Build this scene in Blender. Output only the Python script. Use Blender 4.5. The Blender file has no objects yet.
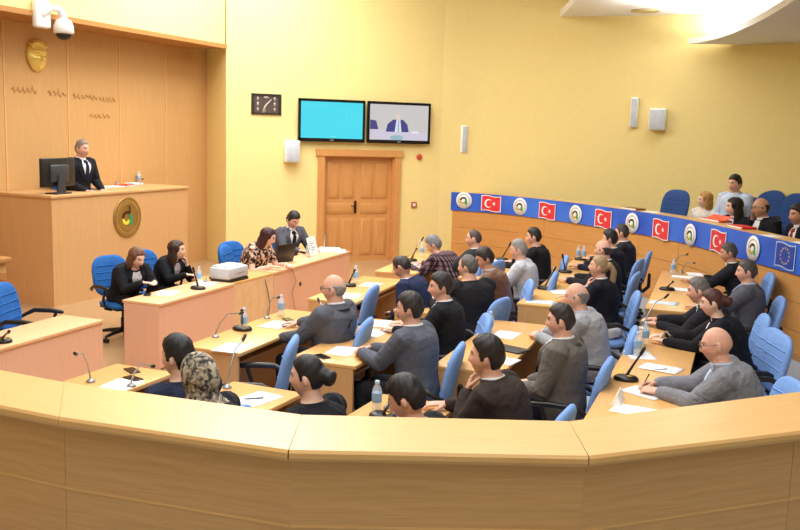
import bpy, bmesh, math, random
import numpy as np
from mathutils import Vector, Matrix
random.seed(7); np.random.seed(7)
SC = bpy.context.scene
COL = SC.collection
PI = math.pi
R = math.radians

# ------------------------------------------------------------------ camera
FPX, PITCH, ROLL, YAW, EYE = 900.0, R(8.4), R(1.75), R(23.0), 2.5
_F0 = Vector((-math.sin(YAW), math.cos(YAW), 0)); _R0 = Vector((math.cos(YAW), math.sin(YAW), 0)); _Z = Vector((0, 0, 1))
CF = _F0*math.cos(PITCH) - _Z*math.sin(PITCH); _U0 = _Z*math.cos(PITCH) + _F0*math.sin(PITCH)
CR = _R0*math.cos(ROLL) + _U0*math.sin(ROLL); CU = _U0*math.cos(ROLL) - _R0*math.sin(ROLL)
EYEP = Vector((0, 0, EYE))
def ray(u, v): return CF + CR*((u-400)/FPX) - CU*((v-265)/FPX)
def at(u, v, z=None, x=None, y=None):
    d = ray(u, v)
    t = (z-EYE)/d.z if z is not None else (x/d.x if x is not None else y/d.y)
    return EYEP + d*t
def at_line(u, v, p, q):            # meets the upright plane through the floor points p and q
    d = ray(u, v); n = Vector((q[1]-p[1], p[0]-q[0], 0)); t = n.dot(Vector((p[0], p[1], 0))-Vector((0, 0, 0)))/n.dot(Vector((d.x, d.y, 0)))
    return EYEP + d*t

cam = bpy.data.cameras.new('camera'); camo = bpy.data.objects.new('camera', cam); COL.objects.link(camo)
cam.sensor_width = 36; cam.lens = FPX*36/800; cam.clip_start = .05; cam.clip_end = 100
camo.matrix_world = Matrix(((CR.x, CU.x, -CF.x, 0), (CR.y, CU.y, -CF.y, 0), (CR.z, CU.z, -CF.z, EYE), (0, 0, 0, 1)))
SC.camera = camo
SC.view_settings.view_transform = 'Standard'; SC.view_settings.look = 'None'; SC.view_settings.gamma = 1
SC.view_settings.use_curve_mapping = False; SC.view_settings.exposure = 0

# ------------------------------------------------------------------ materials
def lin(c):
    if isinstance(c, str): c = [int(c[i:i+2], 16) for i in (0, 2, 4)]
    return tuple((v/255/12.92) if v/255 <= .04045 else ((v/255+.055)/1.055)**2.4 for v in c) + (1,)
MATS = {}
def newmat(name):
    m = bpy.data.materials.new(name); m.use_nodes = True
    nt = m.node_tree; b = nt.nodes['Principled BSDF']
    return m, nt, b
def N(nt, t, **kw):
    n = nt.nodes.new(t)
    for k, v in kw.items():
        if k in n.inputs: n.inputs[k].default_value = v
        else: setattr(n, k, v)
    return n
def coords(nt, scale=(1, 1, 1), kind='Object', rot=(0, 0, 0)):
    tc = N(nt, 'ShaderNodeTexCoord'); mp = N(nt, 'ShaderNodeMapping'); mp.inputs['Scale'].default_value = scale; mp.inputs['Rotation'].default_value = rot
    nt.links.new(tc.outputs[kind], mp.inputs[0]); return mp.outputs[0]
def ramp(nt, fac, stops):
    r = N(nt, 'ShaderNodeValToRGB'); e = r.color_ramp.elements
    while len(e) < len(stops): e.new(.5)
    for i, (p, c) in enumerate(stops): e[i].position = p; e[i].color = c
    nt.links.new(fac, r.inputs[0]); return r.outputs[0]
def bump(nt, b, fac, dist=.004, strength=.4):
    bp = N(nt, 'ShaderNodeBump'); bp.inputs['Distance'].default_value = dist; bp.inputs['Strength'].default_value = strength
    nt.links.new(fac, bp.inputs['Height']); nt.links.new(bp.outputs[0], b.inputs['Normal'])
def plain(name, c, rough=.5, metal=0, spec=.5, var=.06, emit=0, alpha=1):
    if name in MATS: return MATS[name]
    m, nt, b = newmat(name); l = lin(c)
    nz = N(nt, 'ShaderNodeTexNoise'); nz.inputs['Scale'].default_value = 9
    nt.links.new(coords(nt), nz.inputs['Vector'])
    o = ramp(nt, nz.outputs['Fac'], [(.3, tuple(x*(1-var) for x in l[:3])+(1,)), (.7, tuple(min(1, x*(1+var)) for x in l[:3])+(1,))])
    nt.links.new(o, b.inputs['Base Color'])
    b.inputs['Roughness'].default_value = rough; b.inputs['Metallic'].default_value = metal; b.inputs['Specular IOR Level'].default_value = spec
    if emit:
        nt.links.new(o, b.inputs['Emission Color']); b.inputs['Emission Strength'].default_value = emit
    MATS[name] = m; return m
def wood(name, dark, light, grain=(1.5, 26, 26), rough=.32, joint=None):
    m, nt, b = newmat(name)
    v = coords(nt, grain)
    n1 = N(nt, 'ShaderNodeTexNoise', Scale=2.2, Detail=6.0, Roughness=.6, Distortion=.6); nt.links.new(v, n1.inputs['Vector'])
    v2 = coords(nt, tuple(g*3 for g in grain))
    n2 = N(nt, 'ShaderNodeTexNoise', Scale=3.0, Detail=3.0); nt.links.new(v2, n2.inputs['Vector'])
    mx = N(nt, 'ShaderNodeMix'); mx.data_type = 'FLOAT'; mx.inputs[0].default_value = .4
    nt.links.new(n1.outputs['Fac'], mx.inputs[2]); nt.links.new(n2.outputs['Fac'], mx.inputs[3])
    o = ramp(nt, mx.outputs[0], [(.32, lin(dark)), (.68, lin(light))])
    nt.links.new(o, b.inputs['Base Color']); b.inputs['Roughness'].default_value = rough; b.inputs['Specular IOR Level'].default_value = .35
    bump(nt, b, n2.outputs['Fac'], .001, .15)
    MATS[name] = m; return m
def cloth(c, kind='plain'):
    key = 'cloth_%s_%s' % (kind, c)
    if key in MATS: return MATS[key]
    m, nt, b = newmat(key); l = lin(c)
    v = coords(nt)
    w = N(nt, 'ShaderNodeTexNoise', Scale=6.0, Detail=2.5, Distortion=1.6); nt.links.new(v, w.inputs['Vector'])
    f = N(nt, 'ShaderNodeTexNoise', Scale=160.0, Detail=2.0); nt.links.new(v, f.inputs['Vector'])
    dk = tuple(x*.78 for x in l[:3])+(1,); lt = tuple(min(1, x*1.2) for x in l[:3])+(1,)
    src = f.outputs['Fac']
    if kind in ('plain', 'smooth'): o = ramp(nt, src, [(.35, dk), (.65, lt)])
    elif kind == 'leather':
        o = ramp(nt, w.outputs['Fac'], [(.35, dk), (.65, lt)]); b.inputs['Specular IOR Level'].default_value = .6
    elif kind == 'plaid':
        wv = N(nt, 'ShaderNodeTexWave', Scale=9.0, Distortion=.4); wv.bands_direction = 'X'; nt.links.new(v, wv.inputs['Vector'])
        wv2 = N(nt, 'ShaderNodeTexWave', Scale=5.0, Distortion=.4); wv2.bands_direction = 'Z'; nt.links.new(v, wv2.inputs['Vector'])
        a = ramp(nt, wv.outputs['Fac'], [(.0, lin('35272f')), (.6, lin('5a3f48')), (.93, lin('8a767c'))])
        a2 = ramp(nt, wv2.outputs['Fac'], [(.5, (1, 1, 1, 1)), (.95, (.45, .4, .45, 1))])
        mm = N(nt, 'ShaderNodeMix'); mm.data_type = 'RGBA'; mm.blend_type = 'MULTIPLY'; mm.inputs[0].default_value = 1
        nt.links.new(a, mm.inputs[6]); nt.links.new(a2, mm.inputs[7]); o = mm.outputs[2]
    elif kind == 'floral':
        vo = N(nt, 'ShaderNodeTexNoise', Scale=26.0, Detail=1.0); nt.links.new(v, vo.inputs['Vector'])
        o = ramp(nt, vo.outputs['Fac'], [(.42, lin('1d1818')), (.5, lin('8a6a5c')), (.6, lin('d8bda8'))])
    elif kind == 'scarf':
        vo = N(nt, 'ShaderNodeTexNoise', Scale=34.0, Detail=3.0, Distortion=1.0); nt.links.new(v, vo.inputs['Vector'])
        o = ramp(nt, vo.outputs['Fac'], [(.40, lin('3a3a3c')), (.5, lin('8c8578')), (.62, lin('c2b9a4'))])
    nt.links.new(o, b.inputs['Base Color']); b.inputs['Roughness'].default_value = .45 if kind == 'leather' else .85
    if kind != 'leather': b.inputs['Specular IOR Level'].default_value = .2
    b.inputs['Sheen Weight'].default_value = .0
    bump(nt, b, w.outputs['Fac'], .035, .8 if kind != 'smooth' else .15)
    MATS[key] = m; return m
def hairmat(c):
    key = 'hair_%s' % c
    if key in MATS: return MATS[key]
    m, nt, b = newmat(key); l = lin(c)
    v = coords(nt, (70, 70, 12))
    n = N(nt, 'ShaderNodeTexNoise', Scale=2.0, Detail=4.0, Distortion=.7); nt.links.new(v, n.inputs['Vector'])
    o = ramp(nt, n.outputs['Fac'], [(.3, tuple(x*.7 for x in l[:3])+(1,)), (.7, tuple(min(1, x*1.25) for x in l[:3])+(1,))])
    nt.links.new(o, b.inputs['Base Color']); b.inputs['Roughness'].default_value = .5
    bump(nt, b, n.outputs['Fac'], .004, .4)
    MATS[key] = m; return m
def skinmat():
    if 'skin' in MATS: return MATS['skin']
    m, nt, b = newmat('skin')
    a = N(nt, 'ShaderNodeAttribute'); a.attribute_name = 'Col'
    n = N(nt, 'ShaderNodeTexNoise', Scale=45.0, Detail=2.0); nt.links.new(coords(nt), n.inputs['Vector'])
    r = ramp(nt, n.outputs['Fac'], [(.3, (.9, .88, .88, 1)), (.7, (1, 1, 1, 1))])
    mm = N(nt, 'ShaderNodeMix'); mm.data_type = 'RGBA'; mm.blend_type = 'MULTIPLY'; mm.inputs[0].default_value = 1
    nt.links.new(a.outputs['Color'], mm.inputs[6]); nt.links.new(r, mm.inputs[7]); nt.links.new(mm.outputs[2], b.inputs['Base Color'])
    b.inputs['Roughness'].default_value = .5; b.inputs['Specular IOR Level'].default_value = .35
    b.inputs['Subsurface Weight'].default_value = 0
    MATS['skin'] = m; return m

# ------------------------------------------------------------------ mesh builder
class MB:
    def __init__(s): s.v = []; s.f = []; s.mi = []; s.sm = []; s.cur = 0; s.smooth = False
    def add(s, vs, fs, smooth=None):
        o = len(s.v); s.v.extend([tuple(p) for p in vs])
        for f in fs:
            s.f.append(tuple(i+o for i in f)); s.mi.append(s.cur); s.sm.append(s.smooth if smooth is None else smooth)
    def mat(s, i): s.cur = i; return s
    def box(s, lo, hi, M=None):
        x0, y0, z0 = lo; x1, y1, z1 = hi
        vs = [Vector(p) for p in ((x0,y0,z0),(x1,y0,z0),(x1,y1,z0),(x0,y1,z0),(x0,y0,z1),(x1,y0,z1),(x1,y1,z1),(x0,y1,z1))]
        if M is not None: vs = [M @ p for p in vs]
        s.add(vs, [(3,2,1,0),(4,5,6,7),(0,1,5,4),(1,2,6,5),(2,3,7,6),(3,0,4,7)], False); return s
    def rbox(s, lo, hi, r=.01, M=None, seg=2):      # box with rounded edges
        bm = bmesh.new(); bmesh.ops.create_cube(bm, size=1)
        sz = [hi[i]-lo[i] for i in range(3)]; c = [(hi[i]+lo[i])/2 for i in range(3)]
        for v in bm.verts: v.co = Vector([v.co[i]*sz[i]+c[i] for i in range(3)])
        bmesh.ops.bevel(bm, geom=list(bm.edges), offset=min(r, min(sz)*.49), segments=seg, profile=.5, affect='EDGES')
        bm.verts.index_update()
        vs = [(M @ v.co if M is not None else v.co.copy()) for v in bm.verts]
        s.add(vs, [tuple(v.index for v in f.verts) for f in bm.faces], True); bm.free(); return s
    def loft(s, rings, closed=True, cap=True, smooth=True):
        n = len(rings[0]); vs = [p for r in rings for p in r]; fs = []
        for i in range(len(rings)-1):
            for j in range(n if closed else n-1):
                k = (j+1) % n; fs.append((i*n+j, i*n+k, (i+1)*n+k, (i+1)*n+j))
        if cap and closed:
            fs.append(tuple(reversed(range(n)))); fs.append(tuple((len(rings)-1)*n+j for j in range(n)))
        s.add(vs, fs, smooth); return s
    def tube(s, pts, rad, n=10, round_end=True, flat=None):
        pts = [Vector(p) for p in pts]
        if not hasattr(rad, '__len__'): rad = [rad]*len(pts)
        rad = list(rad)
        if round_end:
            d0 = (pts[0]-pts[1]).normalized(); d1 = (pts[-1]-pts[-2]).normalized()
            r0, r1 = rad[0], rad[-1]
            pts = [pts[0]+d0*r0*.95, pts[0]+d0*r0*.7] + pts + [pts[-1]+d1*r1*.7, pts[-1]+d1*r1*.95]
            rad = [r0*.3, r0*.72] + rad + [r1*.72, r1*.3]
        rings = []; prev = None
        for i, p in enumerate(pts):
            t = (pts[min(i+1, len(pts)-1)] - pts[max(i-1, 0)]).normalized()
            if prev is None:
                a = Vector((0, 0, 1)) if abs(t.z) < .9 else Vector((1, 0, 0))
                x = t.cross(a).normalized()
            else: x = (prev - t*prev.dot(t)).normalized()
            y = t.cross(x); prev = x
            rings.append([p + (x*math.cos(2*PI*k/n) + y*math.sin(2*PI*k/n))*rad[i] for k in range(n)])
        return s.loft(rings)
    def ell(s, c, ax, M=None, nu=16, nv=10):
        c = Vector(c); rings = []
        for j in range(nv+1):
            ph = -PI/2 + PI*(.04+.92*j/nv)
            ring = []
            for k in range(nu):
                p = Vector((ax[0]*math.cos(ph)*math.cos(2*PI*k/nu), ax[1]*math.cos(ph)*math.sin(2*PI*k/nu), ax[2]*math.sin(ph)))
                if M is not None: p = M @ p
                ring.append(c+p)
            rings.append(ring)
        return s.loft(rings)
    def lathe(s, prof, c=(0, 0, 0), n=16, M=None):
        rings = []
        for r, z in prof:
            rings.append([Vector((r*math.cos(2*PI*k/n), r*math.sin(2*PI*k/n), z)) for k in range(n)])
        c = Vector(c)
        rings = [[(M @ p if M is not None else p)+c for p in r] for r in rings]
        return s.loft(rings)
    def prism(s, poly, z0, z1, M=None):
        n = len(poly); vs = [Vector((p[0], p[1], z0)) for p in poly]+[Vector((p[0], p[1], z1)) for p in poly]
        if M is not None: vs = [M @ p for p in vs]
        fs = [tuple(reversed(range(n))), tuple(range(n, 2*n))]+[(i, (i+1) % n, n+(i+1) % n, n+i) for i in range(n)]
        s.add(vs, fs, False); return s
    def slab(s, outer, inner):        # thick sheet between two equal point grids [i][j]
        a = len(outer); b = len(outer[0]); vs = [p for r in outer for p in r]+[p for r in inner for p in r]; m = a*b; fs = []
        for i in range(a-1):
            for j in range(b-1):
                q = (i*b+j, i*b+j+1, (i+1)*b+j+1, (i+1)*b+j); fs.append(q); fs.append(tuple(m+k for k in reversed(q)))
        for i in range(a-1):
            fs.append((i*b, (i+1)*b, m+(i+1)*b, m+i*b)); fs.append(((i+1)*b+b-1, i*b+b-1, m+i*b+b-1, m+(i+1)*b+b-1))
        for j in range(b-1):
            fs.append((j+1, j, m+j, m+j+1)); fs.append(((a-1)*b+j, (a-1)*b+j+1, m+(a-1)*b+j+1, m+(a-1)*b+j))
        s.add(vs, fs, True); return s
    def mesh(s, name, mats=()):
        me = bpy.data.meshes.new(name); me.from_pydata(s.v, [], s.f)
        for m in mats: me.materials.append(m)
        me.polygons.foreach_set('material_index', s.mi); me.polygons.foreach_set('use_smooth', s.sm)
        bm = bmesh.new(); bm.from_mesh(me); bmesh.ops.recalc_face_normals(bm, faces=bm.faces); bm.to_mesh(me); bm.free()
        me.update(); return me
    def build(s, name, mats, parent=None, loc=None, rotz=0):
        if not isinstance(mats, (list, tuple)): mats = [mats]
        return link(name, s.mesh(name, mats), parent, loc, rotz)
def link(name, me, parent=None, loc=None, rotz=0):
    o = bpy.data.objects.new(name, me); COL.objects.link(o)
    if parent is not None: o.parent = parent
    if loc is not None: o.location = loc
    o.rotation_euler = (0, 0, rotz); return o
def thing(name, label, cat, loc=(0, 0, 0), rotz=0, group=None):
    o = bpy.data.objects.new(name, None); COL.objects.link(o); o.location = loc; o.rotation_euler = (0, 0, rotz); o.empty_display_size = .1
    return tag(o, label, cat, group)
def tag(o, label, cat, group=None):
    o['label'] = label; o['category'] = cat
    if group: o['group'] = group
    return o
def struct(o): o['kind'] = 'structure'; return o
def dup(root, loc, rotz, label, group=None):
    r = root.copy(); COL.objects.link(r); r.location = loc; r.rotation_euler = (0, 0, rotz); r['label'] = label
    if group: r['group'] = group
    for ch in list(root.children):
        c = ch.copy(); COL.objects.link(c); c.parent = r
        for g in list(ch.children):
            d = g.copy(); COL.objects.link(d); d.parent = c
    return r
def remesh(me, voxel, it=2, f=.5):
    o = bpy.data.objects.new('tmp', me); COL.objects.link(o)
    m = o.modifiers.new('r', 'REMESH'); m.mode = 'VOXEL'; m.voxel_size = voxel; m.use_smooth_shade = True
    if it:
        k = o.modifiers.new('s', 'SMOOTH'); k.factor = f; k.iterations = it
    dg = bpy.context.evaluated_depsgraph_get(); dg.update()
    r = bpy.data.meshes.new_from_object(o.evaluated_get(dg), depsgraph=dg)
    bpy.data.objects.remove(o); bpy.data.meshes.remove(me)
    r.polygons.foreach_set('use_smooth', [True]*len(r.polygons))
    return r

# shared materials
W_WALL = wood('wall_veneer', 'ca9b60', 'd6ab74', (24, 24, .7), .35)
W_POD = wood('podium_veneer', 'cf9f68', 'dbae7a', (24, 24, .7), .35)
W_PINK = wood('secretary_laminate', 'e9b596', 'f0c2a6', (30, 30, .6), .4)
W_PINKT = wood('secretary_top_laminate', 'edb686', 'f5c698', (30, .8, 30), .4)
W_DESK = wood('desk_top_beech', 'dfa762', 'ebba78', (26, .9, 26), .3)
W_DESKV = wood('desk_panel_beech', 'cf9c64', 'dcac76', (24, 24, .8), .35)
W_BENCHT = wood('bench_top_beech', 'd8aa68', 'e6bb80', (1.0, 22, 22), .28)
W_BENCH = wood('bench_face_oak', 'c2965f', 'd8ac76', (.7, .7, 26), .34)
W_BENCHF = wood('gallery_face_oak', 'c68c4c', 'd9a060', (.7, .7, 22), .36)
W_DOOR = wood('door_oak', 'c98d50', 'd8a062', (28, 28, .8), .35)
W_TRIM = wood('trim_oak', 'b07c44', 'c28e56', (.8, .8, 20), .4)
M_BLACK = plain('black_plastic', '18181b', .35, var=.1)
M_DARK = plain('dark_grey_plastic', '33363c', .4)
M_GREY = plain('grey_metal', 'a8abb0', .35, .7)
M_WHITE = plain('white_plastic', 'f2f2f0', .45, var=.02)
M_PAPER = plain('paper', 'fbfbfa', .8, var=.01)
M_CHAIR = cloth('7fa6e4', 'smooth'); M_CHAIRD = cloth('2f6cb8', 'smooth'); M_CHAIRG = cloth('35528f', 'smooth')
M_GOLD = plain('gold_relief', 'f2d878', .28, .5)
M_YELLOW = plain('wall_paint_yellow', 'f3df99', .75, var=.012, spec=.2)
M_CEIL = plain('ceiling_white', 'efeff0', .8, var=.01)
M_RED = plain('red_cover', 'd8261f', .55)
def clear(name, c, alpha=.35):
    m, nt, b = newmat(name); b.inputs['Base Color'].default_value = c; b.inputs['Roughness'].default_value = .12; b.inputs['Alpha'].default_value = alpha; return m
def glass(name, c=(1, 1, 1, 1), rough=.03):
    m, nt, b = newmat(name); b.inputs['Base Color'].default_value = c; b.inputs['Roughness'].default_value = rough
    b.inputs['Transmission Weight'].default_value = .9; b.inputs['IOR'].default_value = 1.2; return m
M_BOTTLE = clear('clear_bottle_plastic', (.9, .95, 1, 1), .38); M_LABEL = plain('bottle_label', '8fbbe6', .5, var=.35); M_CAP = plain('bottle_cap', 'c4d8ee', .4)
# ------------------------------------------------------------------ the room
def wall_strip(name, pts, z0, z1, mat, th=.2):
    """upright wall along a floor polyline; thickness goes to the left of the walking direction"""
    mb = MB(); n = len(pts); P = [Vector((p[0], p[1], 0)) for p in pts]; out = []
    for i in range(n):
        t = (P[min(i+1, n-1)]-P[max(i-1, 0)]).normalized(); out.append(P[i]+Vector((-t.y, t.x, 0))*th)
    poly = P + out[::-1]
    mb.prism([(p.x, p.y) for p in poly][::-1], z0, z1)
    return mb
NB = 23.0                      # the door wall: y = x + 23
A = Vector((-9.28, 13.72)); Wd = Vector((math.sqrt(.5), math.sqrt(.5)))
def wall_pt(s): return A + Wd*(s-3.14)     # s measured along the door wall
CEILZ = 5.9
def catmull(P, m=4):
    out = []
    for i in range(len(P)-1):
        p0 = P[max(0, i-1)]; p1 = P[i]; p2 = P[i+1]; p3 = P[min(len(P)-1, i+2)]
        for j in range(m):
            s = j/m; out.append(.5*((2*p1)+(p2-p0)*s+(2*p0-5*p1+4*p2-p3)*s*s+(3*p1-p0-3*p2+p3)*s**3))
    return out+[P[-1]]
# floors
mb = MB(); mb.box((-14, -4, -.1), (-4.0, 24, 0)); m, nt, b = newmat('parquet')
v = coords(nt, (1, 1, 1)); br = N(nt, 'ShaderNodeTexBrick'); nt.links.new(coords(nt, (3.2, 3.2, 1), rot=(0, 0, PI/2)), br.inputs['Vector'])
br.inputs['Color1'].default_value = lin('bb9a74'); br.inputs['Color2'].default_value = lin('b08e66'); br.inputs['Mortar'].default_value = lin('977650'); br.inputs['Mortar Size'].default_value = .006; br.inputs['Brick Width'].default_value = 2.2; br.inputs['Row Height'].default_value = .25
nt.links.new(br.outputs[0], b.inputs['Base Color']); b.inputs['Roughness'].default_value = .3
struct(mb.build('floor_parquet', m))
mb = MB(); mb.box((-4.0, -4, -.1), (14, 24, 0)); struct(mb.build('floor_carpet', cloth('a9b4c0', 'smooth')))
# wood wall (back of the niche), end return, header above
mb = MB(); mb.box((-10.2, -4, 0), (-10.0, 14.3, 3.95)); struct(mb.build('wall_veneered', W_WALL))
mb = MB()
for y in (5.9, 7.05, 8.25, 9.43, 10.63, 11.77, 12.95): mb.box((-10.001, y-.012, 0), (-9.992, y+.012, 3.87))
struct(mb.build('trim_1', wood('veneer_joint', 'dfa868', 'ecb87a', (20, 20, .7), .4)))
mb = MB(); mb.box((-10.2, -4, 3.93), (-9.28, 13.68, CEILZ)); struct(mb.build('wall_header', M_YELLOW))
mb = MB(); mb.box((-10.05, -4, 3.86), (-9.25, 13.70, 3.93)); struct(mb.build('trim_2', W_TRIM))
mb = MB(); mb.prism([(-10.2, 14.28), (-10.0, 14.16), (-9.282, 13.722), (-9.43, 13.86), (-10.0, 14.6), (-10.2, 14.6)], 0, CEILZ); struct(mb.build('wall_return', M_YELLOW))
# door wall with a real opening, then the wall curving behind the gallery
D0, D1, DH = 4.98, 6.38, 2.02         # opening along the wall
cur = [(-6.3, 16.7), (-5.7, 17.14), (-5.0, 17.4), (-4.0, 17.55), (-2.5, 17.6), (-1.0, 17.45), (.5, 17.0), (2, 16.2), (3.5, 15.0), (5.0, 13.2), (6.2, 11), (7, 8), (7.2, 4), (7.0, -4)]
cur = [(p.x, p.y) for p in catmull([Vector((q[0], q[1], 0)) for q in cur], 6)]
mb = wall_strip('w', [tuple(A), tuple(wall_pt(D0))], 0, CEILZ, None)
for s0, s1, z0 in ((D0, D1, DH),):
    m2 = wall_strip('w', [tuple(wall_pt(s0)), tuple(wall_pt(s1))], z0, CEILZ, None); mb.add(m2.v, m2.f, False)
m2 = wall_strip('w', [tuple(wall_pt(D1)), cur[0]], 0, CEILZ, None); mb.add(m2.v, m2.f, False)
struct(mb.build('wall_door_side', M_YELLOW))
mb = MB(); rr_ = []
for i_ in range(len(cur)):
    q0 = Vector(cur[max(0, i_-1)]); q1 = Vector(cur[min(len(cur)-1, i_+1)]); tt = (q1-q0).normalized(); q = Vector(cur[i_]); k_ = q+Vector((-tt.y, tt.x))*.2
    rr_.append([Vector((q.x, q.y, 0)), Vector((q.x, q.y, CEILZ)), Vector((k_.x, k_.y, CEILZ)), Vector((k_.x, k_.y, 0))])
for a_, b2_ in ((0, 1), (2, 3)): mb.loft([[r[a_], r[b2_]] for r in rr_], closed=False, cap=False)
mb.loft([[r[1], r[2]] for r in rr_], closed=False, cap=False, smooth=False)
o = struct(mb.build('wall_gallery', M_YELLOW))
mb = MB(); mb.box((-14, -4.2, 0), (14, -4.0, CEILZ)); struct(mb.build('wall_back', M_YELLOW))
# ceiling
mb = MB(); mb.box((-14, -4, CEILZ), (14, 24, CEILZ+.1)); struct(mb.build('ceiling_main', M_CEIL))
def soffit(name, edge_px, z, far, th=.14):
    e = [at(u, v, z=z) for u, v in edge_px]
    poly = [(p.x, p.y) for p in e] + far
    mb = MB(); mb.prism(poly, z, z+th); return struct(mb.build(name, M_CEIL))
Z1 = 4.78; Z2 = 4.22
soffit('ceiling_soffit_upper', [(548, 22), (558, 18.5), (566, 12), (572, 5), (578, -4), (586, -20), (600, -60), (630, -140)], Z1, [(8, 5), (8, 18), (-3.4, 18)])
soffit('ceiling_soffit_lower', [(688, 44), (700, 42.5), (716, 39), (734, 33), (752, 25), (768, 16.5), (784, 7), (800, -4), (820, -20), (850, -50)], Z2, [(8, 5), (8, 18), (1.0, 18)], .10)
# downlight in the upper soffit
p = at(645, 10.5, z=Z1); t = thing('recessed_downlight', 'small round recessed downlight in the white gallery ceiling', 'ceiling light', (p.x, p.y, Z1))
MB().lathe([(.20, -.001), (.235, -.02), (.25, -.02), (.25, 0)], n=24).build('rim', plain('brass_rim', 'c9b88a', .4, .3), t)
MB().lathe([(.001, -.004), (.20, -.006), (.2, -.001)], n=24).build('diffuser', plain('downlight_diffuser', 'd8c894', .5), t)
# double door
dm = Matrix(((Wd.x, -Wd.y, 0, wall_pt(D0).x), (Wd.y, Wd.x, 0, wall_pt(D0).y), (0, 0, 1, 0), (0, 0, 0, 1)))
def dl(name, mb, mat, parent=None):
    return mb.build(name, mat, parent)
door = bpy.data.objects.new('door_1', None); COL.objects.link(door); door.matrix_world = dm; struct(door)
w = D1-D0
mb = MB()
mb.box((-.13, -.05, 0), (0, .03, DH+.12)); mb.box((w, -.05, 0), (w+.13, .03, DH+.12)); mb.box((-.17, -.065, DH), (w+.17, .03, DH+.125))
mb.box((-.02, 0, 0), (.02, .2, DH)); mb.box((w-.02, 0, 0), (w+.02, .2, DH)); mb.box((0, 0, DH-.03), (w, .2, DH))
mb.build('door_frame', W_DOOR, door)
for k in (0, 1):
    x0 = .02 + k*(w/2-.02); x1 = x0 + w/2-.02
    mb = MB(); mb.box((x0, .10, 0), (x1, .14, DH-.03))
    cx = (x0+x1)/2
    for (a, bb, z0, z1) in ((x0+.07, cx-.025, 1.22, DH-.13), (cx+.025, x1-.07, 1.22, DH-.13), (x0+.07, x1-.07, .92, 1.12), (x0+.07, cx-.025, .12, .83), (cx+.025, x1-.07, .12, .83)):
        mb.rbox((a, .085, z0), (bb, .105, z1), .012)
        mb.box((a+.05, .078, z0+.05), (bb-.05, .09, z1-.05))
    leaf = mb.build('door_leaf', W_DOOR, door)
    if k == 0:
        h = MB(); h.box((x1-.06, .07, .93), (x1-.02, .10, 1.17)); h.tube([(x1-.04, .07, 1.07), (x1-.04, .03, 1.07), (x1-.14, .03, 1.07)], .009)
        h.build('door_handle', plain('dark_bronze', '4a3a22', .35, .8), leaf)
mb = MB(); mb.box((0, .15, 0), (w, .2, DH)); mb.build('door_backing', W_DOOR, door)
# baseboards
def along(s0, s1, z0, z1, d, name, mat, lift=0):
    a = wall_pt(s0); c = wall_pt(s1); nrm = Vector((Wd.y, -Wd.x))
    mb = MB(); mb.prism([tuple(a), tuple(c), tuple(c+nrm*d), tuple(a+nrm*d)], z0, z1); return mb.build(name, mat)
struct(along(3.14, D0-.14, 0, .09, .02, 'baseboard_1', W_TRIM)); struct(along(D1+.14, 7.6, 0, .09, .02, 'baseboard_2', W_TRIM))

# frame local to the door wall: x along it, y out of the wall into the hall, z up
def wallframe(s, z): 
    p = wall_pt(s); return Matrix(((-Wd.x, Wd.y, 0, p.x), (-Wd.y, -Wd.x, 0, p.y), (0, 0, 1, z), (0, 0, 0, 1)))
def onwall(name, label, cat, s, z, group=None, tilt=0):
    t = thing(name, label, cat, group=group); t.matrix_world = wallframe(s, z) @ Matrix.Rotation(tilt, 4, 'X'); return t
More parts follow.
